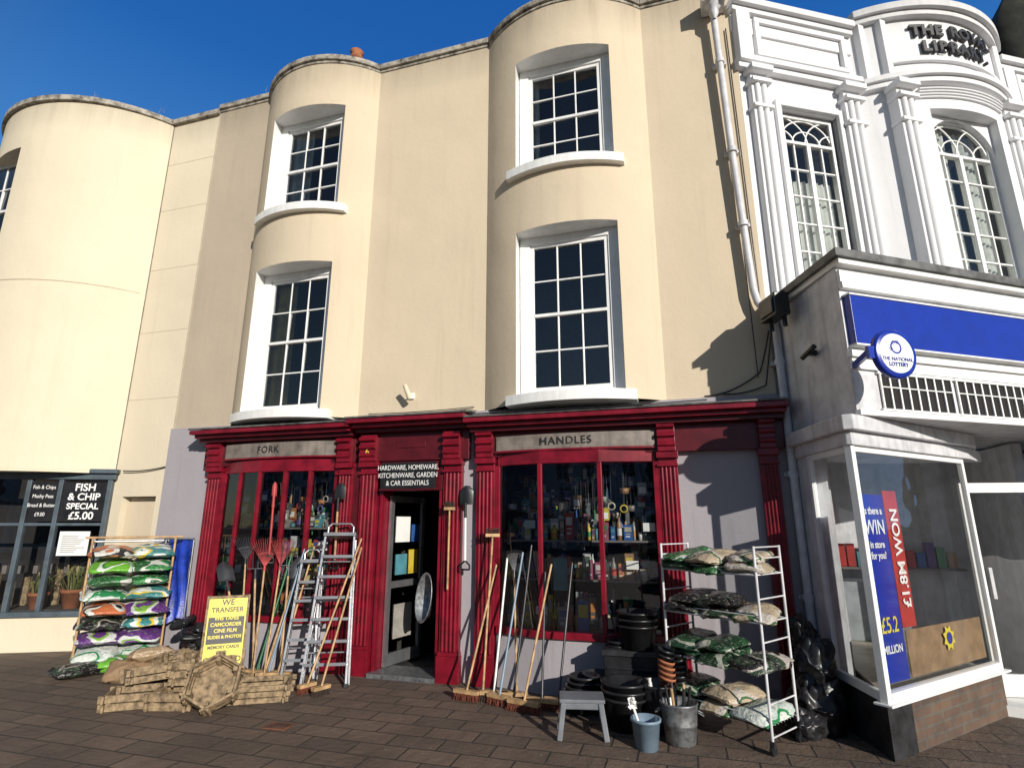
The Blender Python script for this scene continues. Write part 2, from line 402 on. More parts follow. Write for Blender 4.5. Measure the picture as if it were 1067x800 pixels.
strip(mb,-2.06,-.22,pf(-1.14,.92),.02,.15,2.57,2.74,PANEL,14)
strip(mb,-6.04,-4.26,pf(-5.15,.88),.035,.1,2.575,2.598,RED,14)
strip(mb,-2.07,-.21,pf(-1.14,.92),.035,.1,2.545,2.568,RED,14)
mb.obj('name_boards',HS)
text('FORK',.125,(-5.25,-.268,2.695),INK,HS,name='name_lettering',sp=1.15)
text('HANDLES',.125,(-1.2,-.266,2.655),INK,HS,name='name_lettering',sp=1.15)
text('6',.11,(-3.78,-.205,2.62),GOLD,HS,name='house_number')
mb=MB()
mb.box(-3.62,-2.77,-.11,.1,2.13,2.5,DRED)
mb.box(-3.62,-3.58,-.10,.2,0,2.13,RED);mb.box(-2.81,-2.77,-.10,.2,0,2.13,RED)
mb.box(-3.62,-2.77,-.2,.25,-.0,.05,GALV)
mb.box(-3.4,-3.0,-.15,-.115,2.66,2.74,DRED)
mb.obj('door_frame',HS,bevel=.004)
mb=MB()
Md=Matrix.Translation((-3.55,.06,0))@Matrix.Rotation(rad(78),4,'Z')
mb.M=Md
mb.box(0,.06,-.02,.02,.06,2.08,ALU);mb.box(.64,.70,-.02,.02,.06,2.08,ALU);mb.box(.06,.64,-.018,.018,.06,.2,ALU);mb.box(.06,.64,-.018,.018,2.0,2.08,ALU);mb.box(.06,.64,-.018,.018,.95,1.03,ALU)
mb.quad([(.06,0,.2),(.64,0,.2),(.64,0,2.0),(.06,0,2.0)],GLASS2)
mb.box(.12,.4,-.012,-.004,1.5,1.82,PAPER);mb.box(.14,.36,-.012,-.004,1.1,1.35,PAL[11]);mb.box(.4,.58,-.012,-.004,1.1,1.4,PAL[3]);mb.box(.15,.5,-.012,-.004,.35,.75,PAL[15]);mb.box(.44,.6,-.012,-.004,1.5,1.72,PAL[2])
mb.obj('glazed_door',HS)
mb=MB()
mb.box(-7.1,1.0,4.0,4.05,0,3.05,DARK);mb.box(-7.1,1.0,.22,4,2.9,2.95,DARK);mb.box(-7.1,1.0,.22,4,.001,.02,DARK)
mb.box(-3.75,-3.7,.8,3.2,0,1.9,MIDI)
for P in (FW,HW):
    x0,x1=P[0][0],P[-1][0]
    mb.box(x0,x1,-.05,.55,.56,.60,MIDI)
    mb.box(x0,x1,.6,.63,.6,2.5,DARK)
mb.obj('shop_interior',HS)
def goods(P,levels,seed,hang):
    rr=random.Random(seed);mb=MB()
    x0,x1=P[0][0]+.06,P[-1][0]-.06
    for z,zt in levels:
        if z>.7: mb.box(x0,x1,-.02,.40,z-.02,z,PAL[14])
        for row in range(3):
            x=x0+.02
            while x<x1-.05:
                w=rr.uniform(.03,.10);h=rr.uniform(.35,.95)*(zt-z-.05);d=rr.uniform(.05,.1)
                y=.0+row*.13+rr.uniform(0,.03);m=rr.choice(PAL)
                if x+w>x1: break
                k=rr.random()
                if k<.45:
                    mb.box(x,x+w,y,y+d,z+.001,z+h,m)
                    c2=rr.choice(PAL);mb.box(x+w*.12,x+w*.88,y-.003,y-.001,z+h*.55,z+h*.85,c2)
                    mb.box(x+w*.2,x+w*.7,y-.003,y-.001,z+h*.2,z+h*.3,PAL[13]);mb.box(x+w*.2,x+w*.8,y-.003,y-.001,z+h*.38,z+h*.44,c2)
                elif k<.8:
                    r=w/2*.9;h=min(h,.26)
                    mb.lathe([(0,z),(r,z+.001),(r,z+h*.68),(r*.45,z+h*.82),(r*.4,z+h),(0,z+h)],m,(x+w/2,y+r,0),10)
                    mb.lathe([(r*1.02,z+h*.2),(r*1.02,z+h*.5)],rr.choice(PAL),(x+w/2,y+r,0),10)
                else:
                    r=w/2;mb.lathe([(0,z),(r*.8,z+.001),(r,z+h*.5),(r*.92,z+h*.5),(r*.7,z+.02)],m,(x+w/2,y+r,0),12)
                x+=w+rr.uniform(.0,.03)
    for i in range(130):
        x=rr.uniform(x0+.05,x1-.08);z=rr.uniform(1.0,2.36);w=rr.uniform(.03,.09);h=rr.uniform(.04,.16)
        y=.585-rr.uniform(0,.03);mb.box(x,x+w,y-.02,y,z,z+h,rr.choice(PAL[4:]))
        if i%2: mb.box(x+w*.1,x+w*.9,y-.024,y-.0205,z+h*.3,z+h*.7,rr.choice(PAL))
    for i in range(hang):
        x=rr.uniform(x0+.03,x1-.05);z=rr.uniform(1.75,2.2);m=rr.choice(PAL);y=rr.uniform(.0,.35);k=i%5
        mb.cyl((x,y,z),(x,y,2.42),.003,n=4,m=STEELD)
        if k==0: mb.lathe([(.0,0),(.05,.01),(.06,.07),(.055,.07)],m,(x,y,z-.08),12)
        elif k==1:
            mb.cyl((x,y,z),(x,y,z-.11),.010,.013,7,rr.choice([PINK,WOOD,GREENP,BLACK]));mb.box(x-.02,x+.02,y-.004,y+.004,z-.26,z-.11,GALV)
        elif k==2: mb.lathe([(.035,-.01),(.05,0),(.035,.01),(.03,0),(.035,-.01)],m,(x,y,z-.05),14,M=Matrix.Rotation(rad(90),4,'X'))
        elif k==3: mb.box(x-.05,x+.05,y-.012,y+.012,z-.14,z,m);mb.box(x-.04,x+.04,y-.015,y-.0125,z-.12,z-.05,PAPER)
        else: mb.cyl((x,y,z),(x+.02,y,z-.36),.008,.008,6,m)
    return mb
a=goods(HW,[(.60,1.10),(1.13,1.5),(1.55,1.92)],3,55)
a.box(-1.40,-1.24,-.13,-.12,1.02,1.36,PAL[11]);a.box(-1.38,-1.26,-.123,-.121,1.18,1.32,PAPER)
a.box(-1.14,-1.02,-.11,-.10,.62,.92,PAL[2]);a.box(-1.13,-1.03,-.113,-.111,.75,.88,PAL[3])
for x,z in ((-1.9,1.2),(-1.62,.75),(-.6,1.25),(-.4,1.65),(-1.75,1.68)): a.box(x,x+.13,-.045,-.04,z,z+.09,PAPER)
a.obj('window_display_goods')
b2=goods(FW,[(.60,.95),(.98,1.3),(1.33,1.65),(1.68,1.95)],5,60)
for x,z in ((-5.8,1.1),(-5.2,1.75),(-4.8,.8),(-4.5,1.4)): b2.box(x,x+.13,-.045,-.04,z,z+.10,PAPER)
b2.obj('window_display_goods')
SG=empty('blackboard_sign')
mb=MB();mb.box(-3.57,-2.83,-.20,-.17,2.15,2.47,BLACK);mb.box(-3.59,-2.81,-.195,-.165,2.13,2.15,DRED);mb.obj('board',SG)
for i,t in enumerate(['HARDWARE, HOMEWARE,','KITCHENWARE, GARDEN','& CAR ESSENTIALS']): text(t,.085,(-3.2,-.203,2.405-i*.095),CHALK,SG,sx=.82,ext=.001)
mb=MB();mb.cyl((-3.28,-.02,3.36),(-3.28,-.14,3.36),.012,n=8,m=WHITE);mb.cyl((-3.25,-.13,3.30),(-3.30,-.2,3.47),.035,.028,14,CREAM2);mb.box(-3.31,-3.25,-.03,.0,3.32,3.40,WHITE);mb.obj('security_light')
mb=MB()
mb.lathe([(.02,-.2),(.06,-.12),(.06,-.04),(.11,0),(.11,.14),(.125,.14),(.125,.17),(.1,.17)],GREYW,(.86,-.16,8.25),14)
mb.box(.72,1.0,-.28,-.02,8.26,8.45,GREYW)
pts=[(.86,-.12,8.1),(.90,-.10,6.2),(.97,-.10,4.3),(1.0,-.10,4.15),(1.10,-.12,3.95),(1.15,-.12,3.8),(1.15,-.12,0.05)]
mb.tube(pts,.042,GREYW,12)
for x,z in ((.875,7.4),(.905,6.1),(.94,5.1),(1.15,3.4),(1.15,2.2),(1.15,1.0)):
    mb.cyl((x,-.11,z),(x,-.11,z+.06),.056,n=12,m=GREYW);mb.box(x-.08,x+.08,-.07,-.0,z+.01,z+.05,GREYW)
mb.obj('drainpipe')
mb=MB()
def cable(p0,p1,sag,m=BLACK,r=.009):
    p0=Vector(p0);p1=Vector(p1);n=12
    mb.tube([p0.lerp(p1,i/n)-Vector((0,0,sag*4*(i/n)*(1-i/n))) for i in range(n+1)],r,m,5)
cable((1.12,-.12,4.0),(.95,-.03,3.35),.05);cable((.95,-.03,3.35),(.35,-.03,3.12),.06);cable((1.16,-.14,4.05),(1.0,-.04,3.2),-.03);cable((1.0,-.04,3.2),(.55,-.04,3.13),.03);cable((.35,-.46,2.99),(-2.3,-.455,2.985),.01,r=.007)
cable((-6.45,-.05,2.95),(-6.9,-.02,2.62),.12);cable((-6.9,-.02,2.62),(-8.0,-.05,2.5),.05)
cable((.9,-.03,8.2),(.93,-.03,3.3),.0,r=.006);cable((-2.4,-.03,3.16),(-3.9,-.03,3.15),.015,r=.006);cable((1.0,-.02,8.0),(1.04,-.02,4.2),.0,r=.008)
mb.obj('cables')
mb=MB()
for cx,cy,cz,nn in ((-10.4,-1.0,8.71,26),(-9.3,-.85,8.71,14),(-8.5,-.3,8.71,10),(-6.6,.08,8.79,12),(-7.0,.08,8.79,8),(-5.9,-.1,8.79,8)):
    for i in range(nn):
        x=cx+R.uniform(-.35,.35);y=cy+R.uniform(-.03,.1);l=R.uniform(.05,.17);a=R.uniform(-.06,.06)
        mb.add([(x-.005,y,cz-.01),(x+.005,y,cz-.01),(x+a,y+R.uniform(-.03,.03),cz+l)],[(0,1,2)],STRAW)
mb.obj('parapet_weeds')
# ================================================================ FISH AND CHIP SHOP BUILDING
FB=empty('fish_and_chip_shop_building')
bf3=bowf(-10.1,1.9,1.1)
mb=MB()
wall(mb,-12.0,-8.2,bf3,2.5,8.62,[(-11.25,-10.1,5.9,7.8),(-11.25,-10.1,3.0,5.1)],CREAM2,-.75,40,CREAM2)
wall(mb,-8.2,-7.2,flat,2.12,8.62,[],CREAM2)
wall(mb,-16,-12,flat,2.5,8.62,[],CREAM2)
mb.box(-16,-8.0,.002,.3,2.12,2.5,CREAM2)
xs=[-12+3.8*i/24 for i in range(25)]
mb.prism([(x,bf3(x)) for x in xs],2.46,2.499,CREAM2)
mb.box(-8.2,-8.0,.001,.3,0,2.12,CREAM2);mb.box(-7.35,-7.201,.001,.3,0,2.12,CREAM2)
mb.box(-8.0,-7.35,.16,.2,0,2.12,CREAM2)
mb.box(-7.97,-7.38,.12,.15,.02,2.05,CREAM);
mb.obj('front_wall',FB)
mb=MB()
strip(mb,-12,-8.2,bf3,.06,.28,8.62,8.71,COPE,30);strip(mb,-8.2,-7.2,flat,.06,.28,8.62,8.71,COPE,1);strip(mb,-16,-12,flat,.06,.28,8.62,8.71,COPE,1)
JOINT=paint('render_joint',(.46,.40,.30),.9,.1,bs=0)
strip(mb,-12,-8.25,bf3,.006,.1,5.38,5.395,JOINT,30)
mb.box(-8.206,-8.194,-.010,.0,2.5,8.62,PANEL)
for z in (3.6,4.7,5.8,6.9,7.8): mb.box(-8.19,-7.205,-.0025,.0,z,z+.006,JOINT)
mb.box(-7.206,-7.190,-.01,.0,3.1,8.62,JOINT)
mb.obj('coping',FB)
mb=MB();mb.box(-16,-7.2,.2,7,8.3,8.4,LEAD);mb.box(-16,-7.2,6.9,7,0,8.3,CREAM2);mb.box(-16,-15.9,0,7,0,8.3,CREAM2)
for z0 in (5.7,2.8): mb.box(-11.5,-9.9,.2,.25,z0,z0+2.4,MIDI)
mb.obj('roof_and_back_walls',FB)
fm=MB();gm=MB()
for z0,z1 in ((5.9,7.8),(3.0,5.1)):
    sash(fm,gm,-11.23,-10.12,z0+.02,z1,-.82,3,4);
    strip(fm,-11.3,-10.02,bf3,.08,.3,z0-.1,z0-.005,STEELD,10)
fm.obj('sash_window_frames',FB);gm.obj('window_panes',FB)
SF=empty('shop_front',(-8.15,-.05,0),rad(25));SF.parent=FB
mb=MB();gl=MB()
mb.box(-3.5,0,.0,.12,0,.46,CREAM2)
mb.box(-3.5,.02,-.05,.12,.46,.53,SLATE)
mb.box(-3.5,.03,-.04,.12,2.37,2.46,SLATE);mb.box(-3.5,.06,-.1,.12,2.46,2.52,SLATE)
for x in (-.04,-.70,-1.12,-1.8,-2.5): mb.box(x-.03,x+.03,-.02,.06,.53,2.37,SLATE)
mb.box(-3.5,-.04,-.0,.05,1.70,1.74,SLATE)
gl.quad([(-3.5,.02,.53),(-.03,.02,.53),(-.03,.02,2.37),(-3.5,.02,2.37)],GLASS2)
mb.box(-3.5,0,.9,.95,.0,2.5,DARK);mb.box(-3.5,-.01,.1,.8,.50,.54,MIDI);mb.box(-.03,-.01,.1,.9,.0,2.5,MIDI)
mb.box(-3.5,0,.1,.9,2.5,2.53,DARK)
for i in range(9): x=-1.9+i*.21;mb.box(x,x+.1,.5,.56,.55,.55+R.uniform(.25,.7),PLANK);mb.box(x+.1,x+.16,.52,.58,1.0,1.0+R.uniform(.1,.25),PAL[14])
mb.obj('frame',SF,bevel=.004);gl.obj('glass',SF)
mb=MB();mb.box(-.67,-.07,-.012,.0,1.76,2.33,BLACK);mb.box(-1.09,-.73,-.012,.0,1.76,2.33,BLACK);mb.obj('menu_boards',SF)
for i,(t,s) in enumerate([('FISH',.15),('& CHIP',.14),('SPECIAL',.12),('£5.00',.15)]): text(t,s,(-.36,-.014,2.25-i*.137),CHALK,SF,off=.003,ext=.001)
for i,t in enumerate(['Fish & Chips','Mushy Peas','Bread & Butter','£9.00']): text(t,.075,(-.91,-.014,2.25-i*.13),CHALK,SF,ext=.001,sx=.8)
mb=MB();mb.box(-.60,-.2,-.0,.008,1.28,1.62,PAPER)
for i in range(9): mb.box(-.56,-.28+R.uniform(-.1,.04),-.002,-.0005,1.33+i*.028,1.338+i*.028,INK)
mb.obj('notice',SF)
for k,(px,s) in enumerate(((-.40,1.25),(-.85,1.05))):
    e=MB();c=(0,0,0)
    e.lathe([(0,0),(.085*s,0),(.12*s,.17*s),(.13*s,.17*s),(.13*s,.21*s),(.115*s,.21*s),(.11*s,.17*s),(0,.16*s)],TERRA,c,20)
    for i in range(60):
        t=R.uniform(0,6.28);l=R.uniform(.12,.32)*s;rr_=R.uniform(.02,.10)*s;q=R.uniform(.3,1.2)
        p0=Vector((rr_*math.cos(t),rr_*math.sin(t),.16*s));p1=p0+Vector((math.cos(t)*l*q*.5,math.sin(t)*l*q*.5,l));p2=p1+Vector((math.cos(t)*l*.3,math.sin(t)*l*.3,-l*.25))
        w=Vector((-math.sin(t),math.cos(t),0))*.010
        e.add([p0-w*.5,p0+w*.5,p1+w,p1-w,p2],[(0,1,2,3),(3,2,4)],LEAF if i%3 else STRAW)
    M=Matrix.Translation((-8.15,-.05,0))@Matrix.Rotation(rad(25),4,'Z')
    p=M@Vector((px,.22,.54));e.obj('potted_plant',loc=tuple(p))
# ================================================================ LIBRARY BUILDING
LI=empty('library_building',(1.06,0,0),rad(29))
bw=bowf(3.12,1.28,.44)
mb=MB()
wall(mb,0,1.84,flat,3.9,8.1,[(.58,1.44,4.5,6.9)],WHITER,.16,1,WHITER)
wall(mb,1.84,4.40,bw,3.9,8.45,[(2.55,3.62,4.5,6.95)],WHITER,-.1,26,WHITER)
wall(mb,4.40,8,flat,3.9,8.1,[(4.85,5.65,4.5,6.9)],WHITER,.16,1,WHITER)
mb.obj('front_wall',LI)
mb=MB()
for x0,x1 in ((0,1.84),(4.4,8)):
    mb.box(x0,x1,-.03,.2,7.95,8.3,WHITER)
    mb.box(x0-.02,x1,-.16,.25,8.30,8.40,WHITER);mb.box(x0-.01,x1,-.10,.2,8.22,8.298,WHITER)
    mb.box(x0,x1,-.14,-.001,7.42,7.50,WHITER);mb.box(x0,x1,-.09,-.001,7.34,7.418,WHITER)
    w=.07;a=x0+.32;b_=x1-.12
    mb.box(a,b_,-.07,-.0305,8.12,8.20,WHITER);mb.box(a,b_,-.07,-.002,7.60,7.67,WHITER)
    mb.box(a,a+w,-.071,-.002,7.672,8.118,WHITER);mb.box(b_-w,b_,-.071,-.002,7.672,8.118,WHITER)
    mb.box(x0+.02,x0+.22,-.12,-.002,7.51,8.21,WHITER)
def ribpil(x,w,yb,z0,z1):
    mb.box(x,x+w,yb-.09,yb+.06,z0,z1,WHITER)
    for i in range(2):
        c=x+w*(.3+.4*i);mb.cyl((c,yb-.095,z0),(c,yb-.095,z1-.25),w*.15,n=12,m=WHITER)
    mb.box(x-.02,x+w+.02,yb-.16,yb+.05,z1-.24,z1-.18,WHITER);mb.box(x-.035,x+w+.035,yb-.19,yb+.05,z1-.08,z1-.002,WHITER)
    mb.box(x-.02,x+w+.02,yb-.14,yb+.05,z1-.6,z1-.55,WHITER)
ribpil(.14,.24,0,4,7.34);ribpil(1.52,.26,0,4,7.34);ribpil(4.5,.24,0,4,7.34);ribpil(5.85,.3,0,4,7.34)
ribpil(2.10,.26,bw(2.23),4,7.30);ribpil(3.88,.26,bw(4.01),4,7.30)
for a,b_ in ((.58,1.44),(4.85,5.65)):
    mb.box(a-.08,a,-.05,.1,4.4,6.98,WHITER);mb.box(b_,b_+.06,-.05,.1,4.4,6.98,WHITER);mb.box(a,b_,-.05,-.001,6.9,6.98,WHITER)
strip(mb,1.84,4.40,bw,.15,.3,8.452,8.56,WHITER,24);strip(mb,1.84,4.40,bw,.09,.3,8.37,8.45,WHITER,24)
strip(mb,1.84,4.40,bw,.14,.1,7.38,7.46,WHITER,24);strip(mb,1.84,4.40,bw,.09,.1,7.30,7.378,WHITER,24)
strip(mb,2.2,4.04,bw,.05,.1,7.66,7.71,WHITER,20)
for k in range(4): strip(mb,2.42+.0,3.78,bw,.03+.012*k,.05,7.10+.035*k,7.125+.035*k,WHITER,14)
for x in (1.9,2.12,4.06,4.28): mb.box(x,x+.09,bw(x+.04)-.07,bw(x+.04)+.1,7.46,8.37,WHITER)
mb.obj('mouldings_and_pilasters',LI,bevel=.008)
mb=MB();mb.box(0,8,.3,6,7.9,8.0,LEAD);mb.box(-.0,.1,.02,6,3,8.09,WHITER);mb.box(0,8,5.9,6,0,7.9,WHITER);mb.box(1.9,4.35,.15,.25,7.9,8.44,WHITER);mb.obj('roof_and_back_walls',LI)
fm=MB();gm=MB()
def gothic(x0,x1,z0,z1,y,arch,cols=2):
    fr=.045
    fm.box(x0,x0+fr,y,y+.07,z0,z1,WHITE);fm.box(x1-fr,x1,y,y+.07,z0,z1,WHITE);fm.box(x0+fr,x1-fr,y+.001,y+.069,z0,z0+fr,WHITE);fm.box(x0+fr,x1-fr,y+.001,y+.069,z1-fr,z1,WHITE)
    zt=z1-(x1-x0)*.5
    fm.box(x0+fr,x1-fr,y-.004,y+.06,zt-.02,zt+.02,WHITE)
    xm=(x0+x1)/2;fm.box(xm-.028,xm+.028,y-.003,y+.06,z0+fr,zt-.02,WHITE)
    for x in ((x0+xm)/2,(x1+xm)/2): fm.box(x-.01,x+.01,y+.012,y+.05,z0+fr,zt-.02,WHITE)
    n=5
    for j in range(1,n): z=z0+fr+(zt-z0-fr)*j/n;fm.box(x0+fr,x1-fr,y+.015,y+.047,z-.01,z+.01,WHITE)
    r=(x1-x0)/2
    for cx,rr in ((xm,r-.03),(x0+.02,r*1.0),(x1-.02,r*1.0),(xm,r*.52),(x0+.02,r*.5),(x1-.02,r*.5)):
        pts=[]
        for i in range(25):
            t=math.pi*i/24;p=(cx+rr*math.cos(t),y+.03,zt+rr*math.sin(t)*.95)
            if x0+.02<=p[0]<=x1-.02 and p[2]<z1-.01: pts.append(p)
        if len(pts)>1: fm.tube(pts,.0115,WHITE,6)
    if arch:
        pts=[(xm+r*math.cos(math.pi*i/24),zt+(z1-zt)*.98*math.sin(math.pi*i/24)) for i in range(25)]
        for side in (0,1):
            q=pts[:13] if side==0 else pts[12:]
            cx=x1+.002 if side==0 else x0-.002
            poly=[(cx,z1+.002)]+q[::-1]
            vs=[(p[0],y-.05,p[1]) for p in poly]+[(p[0],y+.08,p[1]) for p in poly];k=len(poly)
            fm.add(vs,[(0,i,i+1) for i in range(1,k-1)]+[(i,(i+1)%k,k+(i+1)%k,k+i) for i in range(k)],WHITER)
    for i in range(4):
        for j in range(6):
            xa=x0+(x1-x0)*i/4;xb=x0+(x1-x0)*(i+1)/4;za=z0+(z1-z0)*j/6;zb=z0+(z1-z0)*(j+1)/6;e=R.uniform(-.008,.008)
            gm.quad([(xa,y+.03,za),(xb,y+.03+e,za),(xb,y+.03+e,zb),(xa,y+.03,zb)],GLASS)
gothic(.60,1.42,4.52,6.88,.07,False);gothic(4.87,5.63,4.52,6.88,.07,False)
gothic(2.55,3.62,4.5,6.95,-.22,True)
fm.obj('tracery_window_frames',LI,bevel=.003);gm.obj('window_panes',LI)
mb=MB()
for a,b_ in ((.3,1.8),(2.2,4.1),(4.6,6)):
    mb.box(a,b_,1.0,1.03,4.2,7.3,MIDI)
    mb.box(a,a+.02,.25,1.0,4.2,7.3,DARK);mb.box(a,b_,.25,1,7.3,7.33,MIDI)
curtain(mb,2.60,3.05,4.5,6.9,-.08,CURT2);curtain(mb,3.2,3.6,4.5,6.9,-.06,CURT2);curtain(mb,.62,1.40,4.5,6.0,.2,CURT2);mb.obj('rooms_and_blinds',LI)
Rr=(1.28**2+.44**2)/(2*.44)
def arc_text(s,z,size,sp):
    ws={'I':.5,' ':.55,'L':.85,'E':.88,'.':.5,'T':.92}
    tot=sum(ws.get(c,1) for c in s)*sp;a=-tot/2
    for c in s:
        w=ws.get(c,1)*sp;m_=a+w/2;a+=w
        if c==' ': continue
        ang=m_/Rr;x=3.12+Rr*math.sin(ang);y=-(Rr*math.cos(ang)-(Rr-.44))
        nx,ny=math.sin(ang),-math.cos(ang)
        text(c,size,(x+nx*.03,y+ny*.03,z),INK,LI,rz=ang,ext=.022,off=.010,name='letter')
arc_text('THE ROYAL',8.14,.225,.160);arc_text('LIBRARY.',7.88,.225,.160)
# ================================================================ CORNER SHOP
CS=empty('corner_shop_building')
D=(math.sin(rad(57)),math.cos(rad(57)));C0=(1.52,-1.15)
G=(1.42,-1.15);GD=(math.sin(rad(43)),math.cos(rad(43)))
def al(o,d,k,n=0,N=None):
    N=N or (d[1],-d[0]);return (o[0]+d[0]*k+N[0]*n,o[1]+d[1]*k+N[1]*n)
mb=MB()
mb.prism([(1.16,.3),(1.16,.0),C0,al(C0,D,5.5),(6.2,3.0),(2,1.0)],2.63,4.02,GREYW)
mb.obj('upper_wall',CS,bevel=.01)
mb=MB()
mb.prism([(1.02,.06),(1.07,-.02),(1.50,-1.30),al((1.50,-1.30),D,5.8),(6.8,3.2),(2,1.1)],4.075,4.15,LEAD)
mb.prism([(1.10,.0),(1.53,-1.24),al((1.53,-1.24),D,5.7),(6.5,3.1),(2,1.0)],4.022,4.074,WHITE)
mb.obj('flat_roof',CS)
mb=MB();mb.M=Matrix.Translation((C0[0],C0[1],0))@Matrix.Rotation(rad(33),4,'Z')
mb.box(.0,5.4,-.05,-.001,3.80,3.86,WHITE);mb.box(0,5.4,-.035,-.001,3.861,3.98,WHITE)
mb.box(-.02,5.4,-.06,-.001,3.15,3.21,WHITE);mb.box(0,5.4,-.03,-.001,3.05,3.149,WHITE)
mb.box(.03,5.4,-.075,-.002,3.27,3.72,BLUE)
mb.box(.02,5.4,-.085,-.004,3.722,3.74,WHITE);mb.box(.02,5.4,-.085,-.004,3.25,3.268,WHITE)
mb.box(-.02,5.4,-.055,-.001,2.632,2.68,WHITE)
for a,b_ in ((.30,1.15),(1.22,2.6),(2.7,4)):
    mb.box(a,b_,-.008,-.002,2.71,3.02,DARK);mb.box(a-.03,b_+.03,-.03,-.001,3.02,3.046,WHITE);mb.box(a-.03,b_+.03,-.03,-.001,2.69,2.71,WHITE)
    n=int((b_-a)/.105);
    for i in range(n+1): x=a+(b_-a)*i/n;mb.box(x-.009,x+.009,-.025,-.009,2.71,3.02,WHITE)
    mb.box(a,b_,-.022,-.0095,2.90,2.912,WHITE)
mb.obj('fascia_and_transoms',CS,bevel=.003)
mb=MB()
e1=al(G,GD,2.05)
mb.prism([(1.16,.0),(1.10,-.25),(1.36,-1.28),(1.44,-1.30),al((1.44,-1.30),GD,2.25),(3.2,.9),(2,.6)],2.50,2.628,GREYW)
mb.prism([(1.18,.0),(1.18,-.25),(1.39,-1.20),(1.43,-1.22),al((1.43,-1.22),GD,2.15),(3.2,.8),(2,.6)],2.38,2.498,GREYW)
mb.obj('canopy_ledge',CS,bevel=.008)
mb=MB()
mb.prism([(1.26,-.38),G,al(G,GD,.36),al(al(G,GD,.36),GD,0,-.12),(1.50,-.95),(1.38,-.38)],0,.40,BLACKP)
BR,nt,b,brn,v=brickmat('brown_brick',(.15,.09,.058),(.10,.062,.045),(.11,.10,.08),.22,.075,.01)
tcx=nt.nodes.new('ShaderNodeTexCoord')
mpx=nt.nodes.new('ShaderNodeMapping');mpx.inputs['Rotation'].default_value=(rad(90),0,0);nt.links.new(tcx.outputs['Object'],mpx.inputs['Vector']);nt.links.new(mpx.outputs[0],brn.inputs['Vector'])
nt.links.new(mixc(nt,brn.outputs['Color'],(.05,.04,.035),ramp(nt,noisen(nt,v,5,4),[(.4,(0,0,0)),(.7,(.7,.7,.7))])),b.inputs['Base Color']);b.inputs['Roughness'].default_value=.9
mb.prism([al(G,GD,.361),e1,al(e1,GD,0,-.15),al(G,GD,.361,-.15)],0,.40,BR)
mb.prism([(1.165,.0),(1.25,-.37),(1.40,-.37),(1.32,.0)],0,2.4,GREYW)
def fr(o,d,k0,k1,z0,z1,t=.045,m=WHITE):
    mb.prism([al(o,d,k0,t/2),al(o,d,k1,t/2),al(o,d,k1,-t/2),al(o,d,k0,-t/2)],z0,z1,m)
GS=((G[0]-1.255),(G[1]+.38));L=math.hypot(*GS);SD=(GS[0]/L,GS[1]/L);S0=(1.255,-.38)
fr(S0,SD,0,.05,.40,2.38);fr(S0,SD,.05,L-.03,.40,.47);fr(S0,SD,.05,L-.03,2.33,2.379)
fr(G,GD,-.03,.03,.401,2.379,.06)
fr(G,GD,.03,2.0,.40,.47,.07);fr(G,GD,.03,2.0,2.33,2.378);fr(G,GD,2.0,2.05,.40,2.379)
fr(G,GD,-.06,2.08,.385,.402,.14)
mb.obj('window_frame_and_plinth',CS,bevel=.004)
gl=MB()
def gq(o,d,k0,k1,z0,z1): 
    a=al(o,d,k0);b_=al(o,d,k1);gl.quad([(*a,z0),(*b_,z0),(*b_,z1),(*a,z1)],GLASS2)
gq(S0,SD,.05,L-.03,.47,2.33);gq(G,GD,.03,1.0,.47,2.33);gq(G,GD,1.004,2.0,.47,2.33)
gl.obj('shop_glass',CS)
mb=MB()
mb.box(1.4,6.5,2.2,2.25,0,2.6,GREYW);mb.prism([(1.5,.0),(1.5,2.2),(1.4,2.2),(1.4,.0)],0,2.6,GREYW)
mb.prism([al(G,GD,.1,-.1),al(G,GD,2.0,-.1),(2.6,2.1),(1.55,2.1),(1.5,-.6)],.36,.385,PAL[10])
mb.prism([(2.78,.33),(3.2,.2),(5.6,1.7),(5.6,2.2),(2.7,2.2)],.0,.09,PAPER)
mb.box(3.6,3.7,1.05,2.2,0,2.6,GREYW)
for i in range(14):
    x=1.7+.11*i;mb.box(x,x+.09,1.9,2.0,1.2+.0,1.45+R.uniform(-.08,.08),R.choice(PAL))
mb.box(1.65,3.3,1.88,2.15,1.17,1.195,PAL[14]);mb.box(1.75,2.5,1.5,2.0,.39,1.05,PAL[8])
mb.prism([al(C0,D,2.9,-.05),al(C0,D,5.4,-.05),al(C0,D,5.4,-.2),al(C0,D,2.9,-.2)],0,2.63,GREYW)
mb.obj('interior',CS)
mb=MB();mb.M=Matrix.Translation((2.86,.62,0))@Matrix.Rotation(rad(8),4,'Z')
mb.box(0,.06,-.02,.02,.1,2.15,WHITE);mb.box(.66,.72,-.02,.02,.1,2.15,WHITE);mb.box(.06,.66,-.018,.018,.1,.3,WHITE);mb.box(.06,.66,-.018,.018,2.05,2.15,WHITE);mb.quad([(.06,0,.3),(.66,0,.3),(.66,0,2.05),(.06,0,2.05)],GLASS2)
mb.box(.1,.13,-.07,-.03,1.0,1.3,ALU);mb.obj('glazed_door',CS)
ANG=rad(90-43)
def panel(name,k0,k1,z0,z1,m,inn=-.05,t=.006):
    q=MB();q.prism([al(G,GD,k0,inn),al(G,GD,k1,inn),al(G,GD,k1,inn-t),al(G,GD,k0,inn-t)],z0,z1,m);return q.obj(name)
po=panel('lottery_poster',.10,.50,.50,1.98,BLUE)
